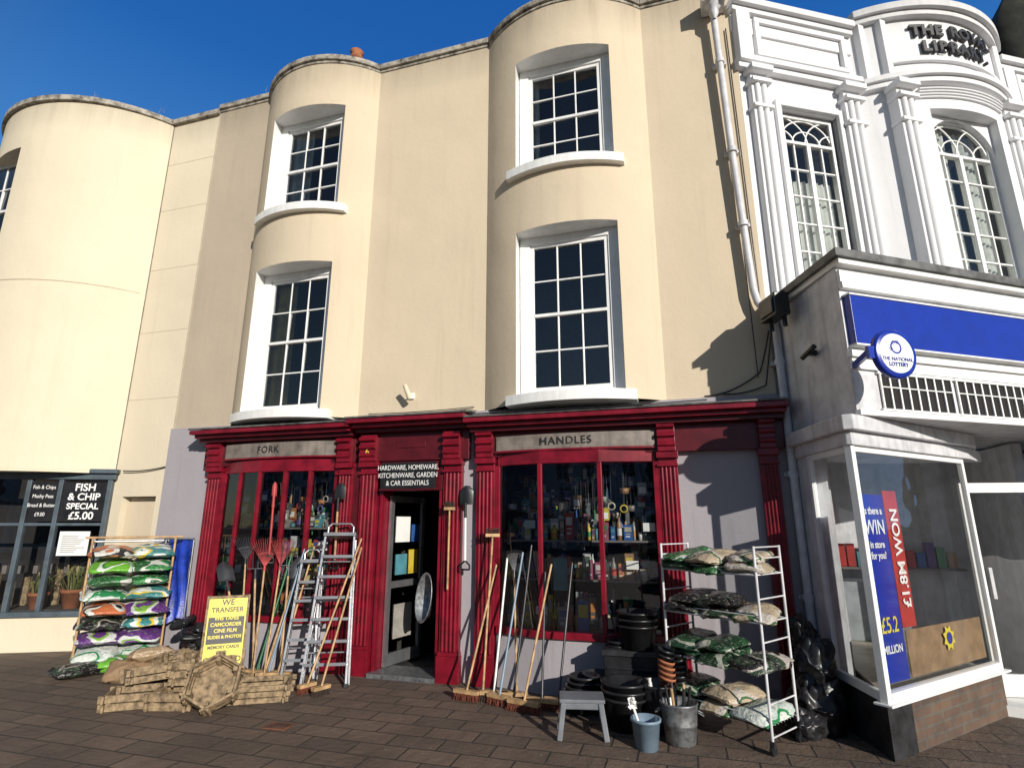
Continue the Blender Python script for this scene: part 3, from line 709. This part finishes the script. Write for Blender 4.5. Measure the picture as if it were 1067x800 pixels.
def ptext(t,k,z,s,m,nn=-.045,off=.002,sx=.9,par=po,roll=0):
    p=al(G,GD,k,nn);o=text(t,s,(p[0],p[1],z),m,par,rz=ANG,ext=.0008,off=off,sx=sx)
    if roll: o.rotation_euler=(Matrix.Rotation(ANG,3,'Z')@Matrix.Rotation(rad(90),3,'X')@Matrix.Rotation(roll,3,'Z')).to_euler()
    return o
for t,z,s,m in (('Is there a',1.84,.085,CHALK),('WIN',1.70,.17,CHALK),('in store',1.56,.08,CHALK),('for you?',1.47,.08,CHALK),('£5.2',.92,.17,GOLD),('MILLION',.74,.085,CHALK)): ptext(t,.30,z,s,m)
bn=panel('red_banner',.53,.76,.88,2.02,PAL[1],-.06)
ptext('£1.8M WON',.655,1.45,.17,CHALK,-.050,.004,.9,bn,rad(90))
panel('cardboard_display',.56,1.96,.5,.86,CARD,-.06)
q=MB();q.M=Matrix.Translation((*al(G,GD,1.25,-.04),.74))@Matrix.Rotation(ANG,4,'Z')
n=16;q.add([(0,-.002,0)]+[((.11 if i%2 else .075)*math.cos(2*math.pi*i/n),0,(.11 if i%2 else .075)*math.sin(2*math.pi*i/n)) for i in range(n)],[(0,1+i,1+(i+1)%n) for i in range(n)],GOLD)
q.lathe([(0,0),(.05,0)],BLUE,(0,-.004,0),16,M=Matrix.Rotation(rad(90),4,'X'));q.obj('rosette_sticker')
HG=empty('round_hanging_sign',(1.74,-1.50,3.06),rad(30))
q=MB();q.M=Matrix.Rotation(rad(90),4,'X')
q.lathe([(0,-.03),(.19,-.03),(.205,-.02),(.205,.02),(.19,.03),(0,.03)],BLUE,(0,0,0),36)
q.lathe([(0,.0315),(.165,.0315)],PAPER,(0,0,0),36);q.lathe([(.165,-.0315),(0,-.0315)],PAPER,(0,0,0),36);q.obj('disc',HG)
q=MB();q.beam((-.255,.0,0),(-.19,.0,0),.03,.10,BLUE);q.beam((-.235,.01,0),(-.03,.36,0),.03,.05,BLUE);q.obj('bracket',HG)
text('THE NATIONAL',.042,(0,-.034,-.05),BLUE,HG,ext=.001);text('LOTTERY',.045,(0,-.034,-.095),BLUE,HG,ext=.001,off=.001)
q=MB();q.M=Matrix.Rotation(rad(90),4,'X')
for c,r in (((0,.05),.055),((-.05,.035),.016),((-.02,.09),.016),((.02,.095),.016)): q.lathe([(r*.75,.033),(r,.033)],BLUE,(c[0],c[1],0),20)
q.obj('emblem',HG)
q=MB();q.M=Matrix.Translation((1.19,-.42,3.93))@Matrix.Rotation(rad(-70),4,'Z')
q.box(-.16,.16,-.18,-.02,-.12,.12,BLACK);q.box(-.13,.13,-.2,-.18,-.09,.09,STEELD);q.box(-.02,.02,-.02,.02,-.2,.2,STEELD);q.cyl((-.1,-.1,-.12),(-.1,-.1,-.22),.03,n=8,m=BLACK);q.obj('wall_speaker',bevel=.01)
q=MB();q.M=Matrix.Translation((1.36,-.72,3.32))@Matrix.Rotation(rad(-72),4,'Z');q.cyl((-.12,-.06,0),(.1,-.06,.05),.025,n=10,m=BLACK);q.box(-.02,.02,-.06,.01,-.01,.04,BLACK);q.obj('security_camera')
# ================================================================ HILL
q=MB();nx,ny=60,24;vs=[]
for j in range(ny+1):
    for i in range(nx+1):
        x=30+110*i/nx;y=58+50*j/ny
        h=62*max(0,min(1,(x-33-.1*(y-58))/7))**.6*(1 if j>0 else 0)+4*noise.fractal(Vector((x*.12,y*.12,0)),1,2,5)
        vs.append((x,y-(0 if j else 2),h if (j and i) else -1))
HILLM=paint('wooded_cliff',(.018,.020,.012),.95,.6,bs=1,scale=.6)
q.add(vs,[(j*(nx+1)+i,j*(nx+1)+i+1,(j+1)*(nx+1)+i+1,(j+1)*(nx+1)+i) for j in range(ny) for i in range(nx)],HILLM,True);q.obj('hill')
# ================================================================ TERRACE ACROSS THE STREET (seen only in the glass)
T=MB();rr=random.Random(21);x=-48
wm=[paint('terrace_wall_%d'%i,c,.85,.12,bs=0) for i,c in enumerate([(.5,.47,.42),(.32,.2,.15),(.6,.58,.55),(.42,.38,.30)])]
SLT=paint('slate_roof',(.09,.09,.10),.7,.3,bs=0)
while x<48:
    w=rr.uniform(5,7.5);h=rr.uniform(6.2,7.4);m=rr.choice(wm);y=-38+rr.uniform(-.2,.2)
    T.box(x,x+w,y-8,y,0,h,m)
    T.add([(x,y,h),(x+w,y,h),(x+w,y-4,h+1.9),(x,y-4,h+1.9),(x,y-8,h),(x+w,y-8,h)],[(0,1,2,3),(3,2,5,4),(0,3,4),(1,5,2)],SLT)
    T.box(x+.3,x+1.2,y-4.4,y-3.6,h+1,h+2.9,wm[1])
    for k in range(3):
        for z in (3.4,5.2):
            a=x+w*(k+.5)/3-.45
            T.box(a-.06,a+.96,y,y+.03,z-.06,z+1.36,WHITE);T.box(a,a+.9,y+.03,y+.04,z,z+1.3,BLACK)
            T.box(a,a+.9,y+.04,y+.055,z+.63,z+.67,WHITE);T.box(a+.43,a+.47,y+.04,y+.055,z,z+1.3,WHITE)
    T.box(x+.3,x+w-.3,y,y+.05,.5,2.4,BLACK);T.box(x+.2,x+w-.2,y,y+.15,2.4,2.9,rr.choice([SLATE,DRED,GREENP,WHITE]))
    x+=w
T.obj('terrace_houses')
# ================================================================ STREET OBJECTS
BC=[bagmat('bag_green',(.02,.10,.03),(.03,.20,.05),(.6,.6,.55)),bagmat('bag_lime',(.15,.42,.04),(.65,.68,.62),(.03,.18,.04)),bagmat('bag_purple',(.12,.03,.2),(.6,.6,.6),(.2,.4,.05)),bagmat('bag_black',(.015,.015,.015),(.03,.05,.03),(.4,.36,.32)),bagmat('bag_white',(.65,.68,.62),(.5,.55,.52),(.03,.22,.08)),bagmat('bag_teal',(.03,.2,.22),(.65,.68,.68),(.7,.5,.05)),bagmat('bag_orange',(.5,.14,.05),(.6,.6,.55),(.02,.02,.02)),bagmat('bag_beige',(.42,.34,.24),(.5,.45,.4),(.05,.12,.05)),bagmat('bag_dark_green',(.012,.04,.018),(.02,.07,.03),(.35,.36,.3))]
E=empty('compost_bag_rack',(-7.0,-.52,0),rad(50))
mb=MB()
for x in (-.45,.45):
    for y in (-.24,.24): mb.cyl((x,y,0),(x,y,1.55),.014,n=8,m=WOOD if y<0 else ALU)
    mb.cyl((x,-.24,1.5),(x,.24,1.5),.012,n=8,m=ALU);mb.cyl((x,-.24,.1),(x,.24,.1),.012,n=8,m=ALU)
mb.cyl((-.53,-.24,1.56),(.53,-.24,1.56),.014,n=8,m=WOOD);mb.cyl((-.45,.24,1.5),(.45,.24,1.5),.012,n=8,m=ALU)
for k in range(8): 
    z=.14+k*.17;mb.box(-.45,.45,-.22,.24,z-.012,z-.004,ALU)
mb.obj('frame',E)
order=[4,2,5,6,4,0,1,5]
mb=MB()
for k in range(8):
    z=.14+k*.17
    for s in (-1,1): 
        m=BC[order[k]] if R.random()<.6 else BC[R.choice([0,1,2,4,5,6,3])]
        mb.pillow((s*.225+R.uniform(-.03,.03),-.10+R.uniform(-.07,.03),z+.055),.255,.27,.062,m,R.uniform(-.12,.12),rad(R.uniform(4,14)),seed=k*3+s,sag=.02,wr=.04)
mb.pillow((.1,-.38,.08),.34,.16,.09,BC[1],.1,0,41);mb.pillow((-.35,-.45,.07),.28,.18,.07,BC[3],.4,0,42)
mb.obj('bags',E)
q=MB();n,mz=18,12;vs=[]
for j in range(mz+1):
    for i in range(n+1):
        u=i/n;w=j/mz
        vs.append((-6.84+u*.44+(1-w)*.05,-.16+.035*math.sin(u*16+w*2)*(1.2-w)+.02*math.sin(w*7),.48+w*1.04-(1-w)*.05*math.sin(u*7)))
q.add(vs,[(j*(n+1)+i,j*(n+1)+i+1,(j+1)*(n+1)+i+1,(j+1)*(n+1)+i) for j in range(mz) for i in range(n)],BLUET,True)
q.cyl((-6.9,-.16,1.53),(-6.39,-.16,1.53),.013,n=8,m=ALU);q.cyl((-6.40,-.15,0),(-6.40,-.15,1.53),.013,n=8,m=ALU);q.cyl((-6.88,-.15,0),(-6.88,-.15,1.53),.013,n=8,m=ALU)
q.obj('blue_tarpaulin')
def planter(n,r,h,tiers,loc,rot,sx=1.0,name='wooden_planter'):
    mb=MB();th=.022
    M0=Matrix.Translation(loc)@Matrix.Rotation(rot[2],4,'Z')@Matrix.Rotation(rot[0],4,'X')@Matrix.Rotation(rot[1],4,'Y')
    ph=h/tiers
    for t in range(tiers):
        for i in range(n):
            off=.012 if (t%2 and n>4) else R.uniform(0,.01)
            a0=2*math.pi*(i)/n+math.pi/n;a1=2*math.pi*(i+1)/n+math.pi/n
            rr=r*(1+.03*t)
            p0=Vector((math.cos(a0)*rr*sx,math.sin(a0)*rr,0));p1=Vector((math.cos(a1)*rr*sx,math.sin(a1)*rr,0))
            d=(p1-p0).normalized();nn=Vector((d.y,-d.x,0))
            z0=t*ph+.004;z1=(t+1)*ph-.006
            a=p0-d*(.03+off);b_=p1+d*(.03+off)
            mb.M=M0
            vs=[a,b_,b_-nn*th,a-nn*th]
            vs=[(v_.x,v_.y,z0) for v_ in vs]+[(v_.x,v_.y,z1) for v_ in vs]
            mb.add(vs,[(0,3,2,1),(4,5,6,7),(0,1,5,4),(1,2,6,5),(2,3,7,6),(3,0,4,7)],PLANK)
    mb.M=M0
    k=[(math.cos(2*math.pi*i/n+math.pi/n)*(r-.03)*sx,math.sin(2*math.pi*i/n+math.pi/n)*(r-.03)) for i in range(n)]
    mb.prism(k,.01,.03,PLANK)
    for p in k: mb.box(p[0]*.93-.02,p[0]*.93+.02,p[1]*.93-.02,p[1]*.93+.02,.03,h-.01,PLANK)
    mb.obj(name,bevel=.003)
planter(4,.25,.15,2,(-5.30,-1.72,0),(0,0,rad(35)),1.2)
planter(4,.22,.14,2,(-5.42,-1.48,.15),(rad(-8),0,rad(60)),1.2)
planter(4,.24,.16,2,(-4.86,-1.62,0),(0,0,rad(15)),1.15)
planter(4,.21,.14,2,(-4.96,-1.42,.165),(rad(5),rad(8),rad(50)),1.1)
planter(6,.25,.16,3,(-4.43,-1.62,.20),(rad(52),0,rad(28)))
planter(6,.24,.16,3,(-4.78,-1.10,0),(0,0,rad(10)))
planter(4,.28,.17,3,(-4.28,-1.20,0),(0,0,rad(30)),1.5)
planter(6,.22,.15,3,(-5.55,-1.10,0),(0,0,rad(5)));planter(6,.21,.15,3,(-5.5,-1.05,.16),(rad(10),0,rad(25)))
planter(4,.20,.3,4,(-5.15,-.75,0),(0,0,rad(20)))
mb=MB();mb.pillow((-6.15,-1.05,.10),.26,.18,.10,CARD,rad(30),rad(20),5,wr=.06);mb.pillow((-6.05,-.9,.25),.24,.16,.08,bagmat('bag_kraft',(.34,.24,.14),(.4,.3,.2),(.2,.12,.06)),rad(50),rad(-15),6,wr=.06);mb.obj('paper_sack')
mb=MB()
for i in range(9): mb.pillow((-5.95+R.uniform(-.2,.3),-.55+R.uniform(-.15,.15),.10+.055*i),.15,.12,.06,BLACK if i%3 else BC[3],R.uniform(0,3),R.uniform(-.4,.4),60+i,wr=.12)
mb.obj('plastic_sacks')
E=empty('a_board_sign',(-5.02,-.92,0),rad(40))
mb=MB();mb.M=Matrix.Rotation(rad(-10),4,'X')
mb.box(-.20,.20,-.01,.01,.10,.90,GOLD);mb.box(-.225,-.20,-.018,.018,.0,.93,PLANK);mb.box(.20,.225,-.018,.018,.0,.93,PLANK);mb.box(-.20,.20,-.017,.017,.90,.93,PLANK)
mb.box(-.185,.185,-.0115,-.010,.42,.70,INK)
mb.M=Matrix.Translation((0,.31,0))@Matrix.Rotation(rad(9),4,'X')
mb.box(-.20,.20,-.008,.008,.10,.86,PLANK);mb.box(-.225,-.20,-.018,.018,.0,.93,PLANK);mb.box(.20,.225,-.018,.018,.0,.93,PLANK)
mb.obj('frame',E,bevel=.003)
for i,(t,s,m) in enumerate((('WE',.09,INK),('TRANSFER',.075,INK),('VHS TAPES',.055,GOLD),('CAMCORDER',.055,GOLD),('CINE FILM',.055,GOLD),('SLIDES & PHOTOS',.045,GOLD),('MEMORY CARDS',.045,INK),('TO',.06,INK),('CD or DVD',.08,INK))):
    z=.855-[0,.08,.17,.235,.30,.365,.47,.53,.60][i]
    o=text(t,s,(0,-.0135,z),m,E,tilt=rad(-10),ext=.0006,off=.0015,sx=.95)
    v=Matrix.Rotation(rad(-10),3,'X')@Vector((0,-.0135,z));o.location=v
def broom(base,top,hm,hw=.28,ang=0,m=WOOD,name='broom',up=False):
    mb=MB();b0=Vector(base);t0=Vector(top);mb.cyl(b0,t0,.0125,.0115,8,m);mb.cyl(t0,t0+(t0-b0).normalized()*.008,.0125,.006,8,m)
    p=t0 if up else b0
    mb.M=Matrix.Translation(p)@Matrix.Rotation(ang,4,'Z');s=1 if up else -1
    mb.box(-hw/2,hw/2,-.03,.03,-.012,.022,WOOD)
    z=.02 if up else -.012
    nb=int(hw/.012)
    for i in range(nb):
        for j in range(4):
            x=-hw/2+.01+(hw-.02)*i/(nb-1);y=-.024+.016*j;e=R.uniform(-.012,.012)
            mb.cyl((x,y,z),(x*1.06+e,y*1.4+e,z+s*R.uniform(.055,.068)),.004,.003,4,hm,False)
    mb.obj(name)
def leafrake(base,top,m,hm=WOOD,name='leaf_rake',n=15,L=.30,fan=62):
    mb=MB();b0=Vector(base);t0=Vector(top);mb.cyl(b0,t0,.012,.011,8,hm)
    d=(t0-b0).normalized();side=Vector((0.75,.6,0)).normalized();nrm=d.cross(side)
    mb.cyl(t0-d*.05,t0+d*.04,.018,.014,8,m)
    tips=[]
    for i in range(n):
        a=rad(-fan/2+fan*i/(n-1));dd=d*math.cos(a)+side*math.sin(a)
        p1=t0+dd*L;p2=p1+dd*.03-nrm*.03
        mb.tube([t0+dd*.02,p1,p2],.0032,m,4);tips.append(t0+dd*L*.55)
    mb.tube(tips,.005,m,4);mb.obj(name)
def spade(base,top,m,up=True,name='spade',w=.10,L=.27,hm=WOOD,side=(.8,.6,0)):
    mb=MB();b0=Vector(base);t0=Vector(top);mb.cyl(b0,t0,.015,.014,8,hm)
    d=(t0-b0).normalized();e,o=(t0,b0) if up else (b0,t0)
    if not up: d=-d
    s=Vector(side).normalized();nrm=d.cross(s)
    mb.cyl(e-d*.12,e+d*.05,.019,.016,8,m)
    rows=6;vs=[]
    for j in range(rows+1):
        q=j/rows;ww=w*(1 if q<.6 else math.sqrt(max(0.02,1-((q-.6)/.42)**2)))
        for i in range(5): x=(i/4-.5)*2;vs.append(e+d*(.03+L*q)+s*ww*x+nrm*(.03*(x*x)+.02*q*q))
    fs=[(j*5+i,j*5+i+1,(j+1)*5+i+1,(j+1)*5+i) for j in range(rows) for i in range(4)]
    mb.add(vs,fs,m,True);mb.add([v_+nrm*.003 for v_ in vs],[tuple(reversed(f_)) for f_ in fs],m,True)
    mb.tube([o,o-d*.05+s*.055,o-d*.10+s*.055,o-d*.10-s*.055,o-d*.05-s*.055,o],.011,BLACK,6)
    mb.obj(name)
def fork(base,top,m=STEELD,hm=WOOD,name='garden_fork',n=4,w=.09,L=.26):
    mb=MB();b0=Vector(base);t0=Vector(top);mb.cyl(b0,t0,.014,.013,8,hm);d=(t0-b0).normalized();s=Vector((.8,.6,0)).normalized()
    mb.cyl(t0-d*.1,t0+d*.03,.018,.014,8,m);mb.cyl(t0+d*.03-s*w,t0+d*.03+s*w,.008,n=6,m=m)
    for i in range(n): x=w*(2*i/(n-1)-1);mb.cyl(t0+d*.03+s*x,t0+d*(.03+L)+s*x,.0065,.003,6,m)
    mb.tube([b0,b0-d*.05+s*.05,b0-d*.1+s*.05,b0-d*.1-s*.05,b0-d*.05-s*.05,b0],.01,BLACK,6);mb.obj(name)
leafrake((-5.02,-.62,.02),(-5.35,-.34,1.28),STEELD);leafrake((-4.80,-.66,.02),(-5.05,-.34,1.20),PINK,L=.33)
leafrake((-4.62,-.70,.02),(-4.82,-.34,1.22),PINK,L=.3,fan=50)
fork((-4.9,-.55,.12),(-5.20,-.32,1.15));fork((-4.52,-.55,.12),(-4.70,-.33,1.2))
spade((-4.72,-.55,.1),(-4.60,-.33,1.05),STEELD);spade((-5.1,-.5,.1),(-5.6,-.33,1.0),STEELD)
broom((-4.50,-.62,.08),(-4.38,-.30,1.45),BRISTR,ang=rad(20));broom((-4.62,-.62,.08),(-4.52,-.30,1.42),BRIST,ang=rad(40),m=BLUEP)
broom((-4.80,-.60,.08),(-4.70,-.3,1.35),BRIST,ang=rad(10),m=GREENP)
broom((-3.72,-.92,.07),(-3.72,-.30,1.45),BRIST,hw=.2,ang=rad(70));broom((-3.92,-.88,.07),(-3.74,-.28,1.55),BRISTR,hw=.2,ang=rad(70),m=WOOD)
spade((-5.05,-.28,1.35),(-5.05,-.30,2.05),PINK,name='red_hand_fork',w=.03,L=.18,hm=PINK)
broom((-2.20,-.66,.08),(-2.02,-.26,1.28),BRISTR,ang=rad(-10),m=WOOD)
broom((-2.08,-.5,.03),(-2.06,-.28,1.60),BRIST,hw=.16,ang=rad(20),m=WOOD,up=True,name='yard_brush')
broom((-1.83,-.72,.08),(-1.70,-.30,1.42),BRISTR,ang=rad(-20),m=BLUEP);broom((-1.92,-.62,.08),(-1.88,-.30,1.36),BRIST,ang=rad(10),m=CHALK)
broom((-1.55,-.84,.08),(-1.38,-.30,1.30),BRISTR,hw=.34,ang=rad(-15),m=WOOD);broom((-1.72,-.60,.08),(-1.6,-.30,1.5),BRIST,ang=rad(10),m=STEELD)
broom((-1.40,-.72,.08),(-1.45,-.30,1.22),BRISTR,hw=.34,ang=rad(-5),m=STEELD);broom((-1.25,-.66,.08),(-1.15,-.30,1.32),BRIST,ang=rad(5),m=STEELD)
leafrake((-1.72,-.48,.02),(-1.80,-.30,1.2),STEELD,L=.22,fan=45)
spade((-2.42,-.20,1.32),(-2.42,-.22,1.92),BLACK,name='hanging_shovel',w=.085,L=.22,side=(1,0,0),hm=CHALK)
spade((-4.13,-.22,1.30),(-4.13,-.24,2.0),BLACK,name='hanging_shovel',w=.08,L=.2,side=(1,0,0))
broom((-2.63,-.2,1.0),(-2.62,-.22,1.9),BRIST,hw=.12,ang=0,up=True,name='hanging_hand_brush')
def stepladder(loc,rz,H,lean,n=6,W=.42,name='stepladder'):
    mb=MB();M0=Matrix.Translation(loc)@Matrix.Rotation(rz,4,'Z')@Matrix.Rotation(-lean,4,'X');mb.M=M0
    for s in (-1,1):
        mb.beam((s*W/2,0,0),(s*(W/2-.07),.0,H),.022,.065,ALU,up=(0,1,0))
        mb.beam((s*(W/2+.01),.14,.02),(s*(W/2-.06),.06,H-.05),.02,.045,ALU,up=(0,1,0))
        mb.box(s*W/2-.02,s*W/2+.02,-.04,.04,-.01,.03,BLACK)
    for k in range(n):
        z=.22+k*(H-.25)/n;w=W/2-.07*z/H
        mb.box(-w,w,-.045,.055,z-.012,z+.012,ALU)
        mb.box(-w,w,-.047,-.045,z-.016,z+.016,GREYP)
    for z in (.35,.9,H-.3): mb.cyl((-W/2+.02,.13-.07*z/H,z),(W/2-.02,.13-.07*z/H,z),.01,n=8,m=ALU)
    mb.box(-W/2+.05,W/2-.05,-.06,.11,H-.02,H+.02,GREYP)
    mb.tube([(-W/2+.09,0,H),(-W/2+.09,0,H+.1),(-W/2+.13,0,H+.14),(W/2-.13,0,H+.14),(W/2-.09,0,H+.1),(W/2-.09,0,H)],.012,ALU,8)
    mb.obj(name,bevel=.002)
stepladder((-3.84,-.70,.01),rad(24),1.64,rad(15),6,.48);stepladder((-4.25,-.60,.01),rad(24),1.30,rad(12),5,.36)
q=MB();Mt=Matrix.Rotation(rad(-22),4,'Z')@Matrix.Rotation(rad(82),4,'X')
q.lathe([(0,0),(.17,0),(.21,.18),(.222,.18),(.222,.195),(.205,.195),(.165,.02),(0,.02)],GALV,(-2.97,.22,.84),28,M=Mt,sx=.62,sy=1.3);q.obj('galvanised_tub')
q=MB()
q.box(-.19,.19,-.13,.13,.275,.305,GREYP)
for s in (-1,1):
    for t in (-1,1): q.beam((s*.155,t*.10,.275),(s*.195,t*.14,0),.045,.05,GREYP,up=(0,1,0))
    q.beam((s*.18,-.12,.09),(s*.18,.12,.09),.02,.03,GREYP)
q.box(-.16,.16,-.115,-.10,.225,.275,GREYP);q.box(-.16,.16,.10,.115,.225,.275,GREYP);q.obj('step_stool',bevel=.01,loc=(-.92,-1.26,0),rz=rad(12))
q=MB()
def tub(c,r,h,m,n=24,sx=1): q.lathe([(0,0),(r*.78,0),(r*.97,h-.02),(r*1.06,h-.02),(r*1.06,h),(r*.93,h),(r*.74,.02),(0,.02)],m,c,n,sx=sx)
for k in range(3): tub((-.58,-.98,.0+k*.06),.20,.26,BLACK)
for k in range(3): tub((-.48,-.50,.556+k*.06),.19,.22,BLACK)
q.obj('stacked_plant_tubs')
q=MB()
for k in range(4): tub((-1.1+.02*k,-.82,.02+k*.045),.14,.18,BLACK)
for k in range(3): tub((-.92,-.72,.02+k*.06),.15,.2,STEELD)
for k in range(5): tub((-.74,-.55,.30+k*.04),.10,.15,BLACK)
q.obj('stacked_flower_pots',loc=(.06,.1,0))
q=MB();tub((-.30,-.96,.0),.17,.38,BLACK);q.box(-.80,-.30,-.62,-.34,.0,.5,BLACK);q.box(-.82,-.28,-.64,-.32,.5,.55,STEELD)
for z in (.12,.25,.38): q.box(-.78,-.32,-.632,-.621,z,z+.02,BLACK)
q.obj('storage_box',bevel=.012)
q=MB();tub((0,0,0),.115,.22,BLUEP);q.tube([(.12*math.cos(t/8*math.pi),.0+.05,.21-.08*math.sin(t/8*math.pi)) for t in range(9)],.004,STEELD,5)
q.cyl((-.02,.02,.05),(-.09,-.04,.30),.011,n=8,m=CHALK);q.pillow((-.10,-.05,.33),.03,.02,.04,CHALK,0,0,3)
q.obj('mop_bucket',loc=(-.38,-1.40,0))
q=MB();q.lathe([(0,0),(.115,0),(.12,.01),(.135,.14),(.14,.145),(.137,.155),(.15,.29),(.157,.30),(.15,.31),(.143,.29),(.12,.02),(0,.02)],GALV,(0,0,0),28)
for s in (-1,1): q.tube([(s*.15,-.03,.24),(s*.19,-.03,.22),(s*.19,.03,.22),(s*.15,.03,.24)],.006,GALV,6)
for i in range(6):
    t=i*1.05;q.cyl((.05*math.cos(t),.05*math.sin(t),.1),(.1*math.cos(t),.1*math.sin(t),.42),.012,n=7,m=[BLACK,WOOD,STEELD][i%3])
q.obj('galvanised_bin',loc=(-.12,-1.20,0))
q=MB()
pr=[(0,0),(.045,0),(.07,.11),(.076,.11),(.076,.13),(.066,.13),(.05,.02)]
for k in range(6):
    q.lathe(pr,TERRA if k<4 else BLACK,(0,0,.28+.045*k),14,M=Matrix.Rotation(rad(14),4,'Y'))
    q.lathe(pr,BLACK,(.15,.06,.24+.045*k),14,M=Matrix.Rotation(rad(-8),4,'Y'))
q.box(-.1,.25,-.08,.14,.0,.24,BLACK);q.obj('stacked_small_pots',loc=(-.24,-.86,0))
E=empty('shelving_rack',(-.20,-.75,0),math.atan2(-.57,.83))
q=MB();Lr=.93;Dr=.44
for x in (0,Lr):
    for y in (0,Dr):
        q.cyl((x,y,.08),(x,y,1.55),.012,n=8,m=GREYW)
        q.cyl((x-.012,y,.04),(x+.012,y,.04),.04,n=14,m=BLACK);q.box(x-.018,x+.018,y-.015,y+.015,.05,.10,STEELD)
    for z in (.12,.35,.58,.8,.95,1.13,1.32,1.45,1.54): q.cyl((x,0,z),(x,Dr,z),.007,n=6,m=GREYW)
for z in (.2,.58,.95,1.32):
    for y in (0,Dr): q.cyl((0,y,z),(Lr,y,z),.010,n=8,m=GREYW)
    q.cyl((0,0,z+.05),(Lr,0,z+.05),.005,n=6,m=GREYW)
    for i in range(9): q.cyl((0,.02+i*.05,z),(Lr,.02+i*.05,z),.004,n=5,m=GREYW)
    for i in range(1,6): q.cyl((Lr*i/6,0,z-.006),(Lr*i/6,Dr,z-.006),.005,n=5,m=GREYW)
q.obj('frame',E)
q=MB()
rows=[(1.32,[8,0,7],1),(.95,[3,3,7],1),(.58,[8,8,3],1),(.2,[8,7,4],1)]
for k,(z,cs,dbl) in enumerate(rows):
    for i in range(3):
        for lay in range(2 if (dbl and i!=2) else 1):
            q.pillow((.17+i*.30+R.uniform(-.04,.04),.19+R.uniform(-.07,.03),z+.05+lay*.08),.185,.26,.05,BC[cs[i]] if lay==0 or k else BC[R.choice([0,7])],R.uniform(-.3,.3),R.uniform(-.02,.2),80+k*9+i*2+lay,sag=.03,wr=.07)
q.pillow((.78,.2,1.45),.16,.22,.05,BC[7],.2,.1,99,wr=.05);q.obj('bags',E)
q=MB()
for c,a_,b__,h_,r_,sd,tl in (((1.02,-.60,.20),.24,.23,.26,.3,121,0),((1.05,-.52,.50),.19,.19,.26,1.2,127,.25),((1.00,-.42,.72),.13,.13,.20,2.2,133,-.3),((.88,-.80,.11),.17,.14,.13,.8,139,.1)):
    q.pillow(c,a_,b__,h_,BLACK,r_,tl,sd,e=.85,wr=.16,n=44,k=26)
q.obj('black_bin_bag')
q=MB();q.box(-.11,.11,-.08,.08,.004,.010,paint('rusty_iron',(.20,.07,.035),.85,.4));
for i in range(5): q.box(-.09,.09,-.06+i*.027,-.05+i*.027,.0102,.012,STEELD)
q.obj('drain_cover',loc=(-3.52,-1.82,0),rz=rad(4))
# ================================================================ LIGHT, SKY, CAMERA
az=rad(44);el=rad(19)
S=Vector((math.sin(az)*math.cos(el),-math.cos(az)*math.cos(el),math.sin(el)))
sun=bpy.data.lights.new('sun','SUN');sun.energy=5.0;sun.angle=rad(.5);sun.color=(1,.94,.85)
so=bpy.data.objects.new('sun',sun);scn.collection.objects.link(so);so.rotation_euler=S.to_track_quat('Z','Y').to_euler()
w=bpy.data.worlds.new('World');scn.world=w;w.use_nodes=True;nt=w.node_tree
bg=nt.nodes['Background'];sk=nt.nodes.new('ShaderNodeTexSky');sk.sky_type='NISHITA';sk.sun_disc=False
sk.sun_elevation=el;sk.sun_rotation=math.atan2(S.x,S.y);sk.air_density=1.0;sk.dust_density=.2;sk.ozone_density=2
tc=nt.nodes.new('ShaderNodeTexCoord');sep=nt.nodes.new('ShaderNodeSeparateXYZ');nt.links.new(tc.outputs['Generated'],sep.inputs[0])
mr=nt.nodes.new('ShaderNodeMapRange');mr.inputs['From Min'].default_value=-.1;mr.inputs['From Max'].default_value=.4
nt.links.new(sep.outputs['Y'],mr.inputs['Value'])
col=ramp(nt,sep.outputs['Z'],[(0,(.30,.50,.80)),(.45,(.07,.27,.68)),(.65,(.020,.145,.50)),(.9,(.007,.08,.38))])
sc=nt.nodes.new('ShaderNodeVectorMath');sc.operation='SCALE';sc.inputs['Scale'].default_value=11.0;nt.links.new(col,sc.inputs[0])
mx=nt.nodes.new('ShaderNodeMixRGB');nt.links.new(mr.outputs[0],mx.inputs[0]);nt.links.new(sk.outputs[0],mx.inputs[1]);nt.links.new(sc.outputs[0],mx.inputs[2])
nt.links.new(mx.outputs[0],bg.inputs['Color']);bg.inputs['Strength'].default_value=.08
cam=bpy.data.cameras.new('camera');cam.sensor_width=36;cam.sensor_fit='HORIZONTAL';cam.lens=580/1067*36;cam.clip_start=.05;cam.clip_end=1000
co=bpy.data.objects.new('camera',cam);scn.collection.objects.link(co);co.location=(0,-6.5,1.74);co.rotation_euler=(rad(104),0,rad(16.4));scn.camera=co
scn.view_settings.view_transform='Standard';scn.view_settings.look='None';scn.view_settings.exposure=0
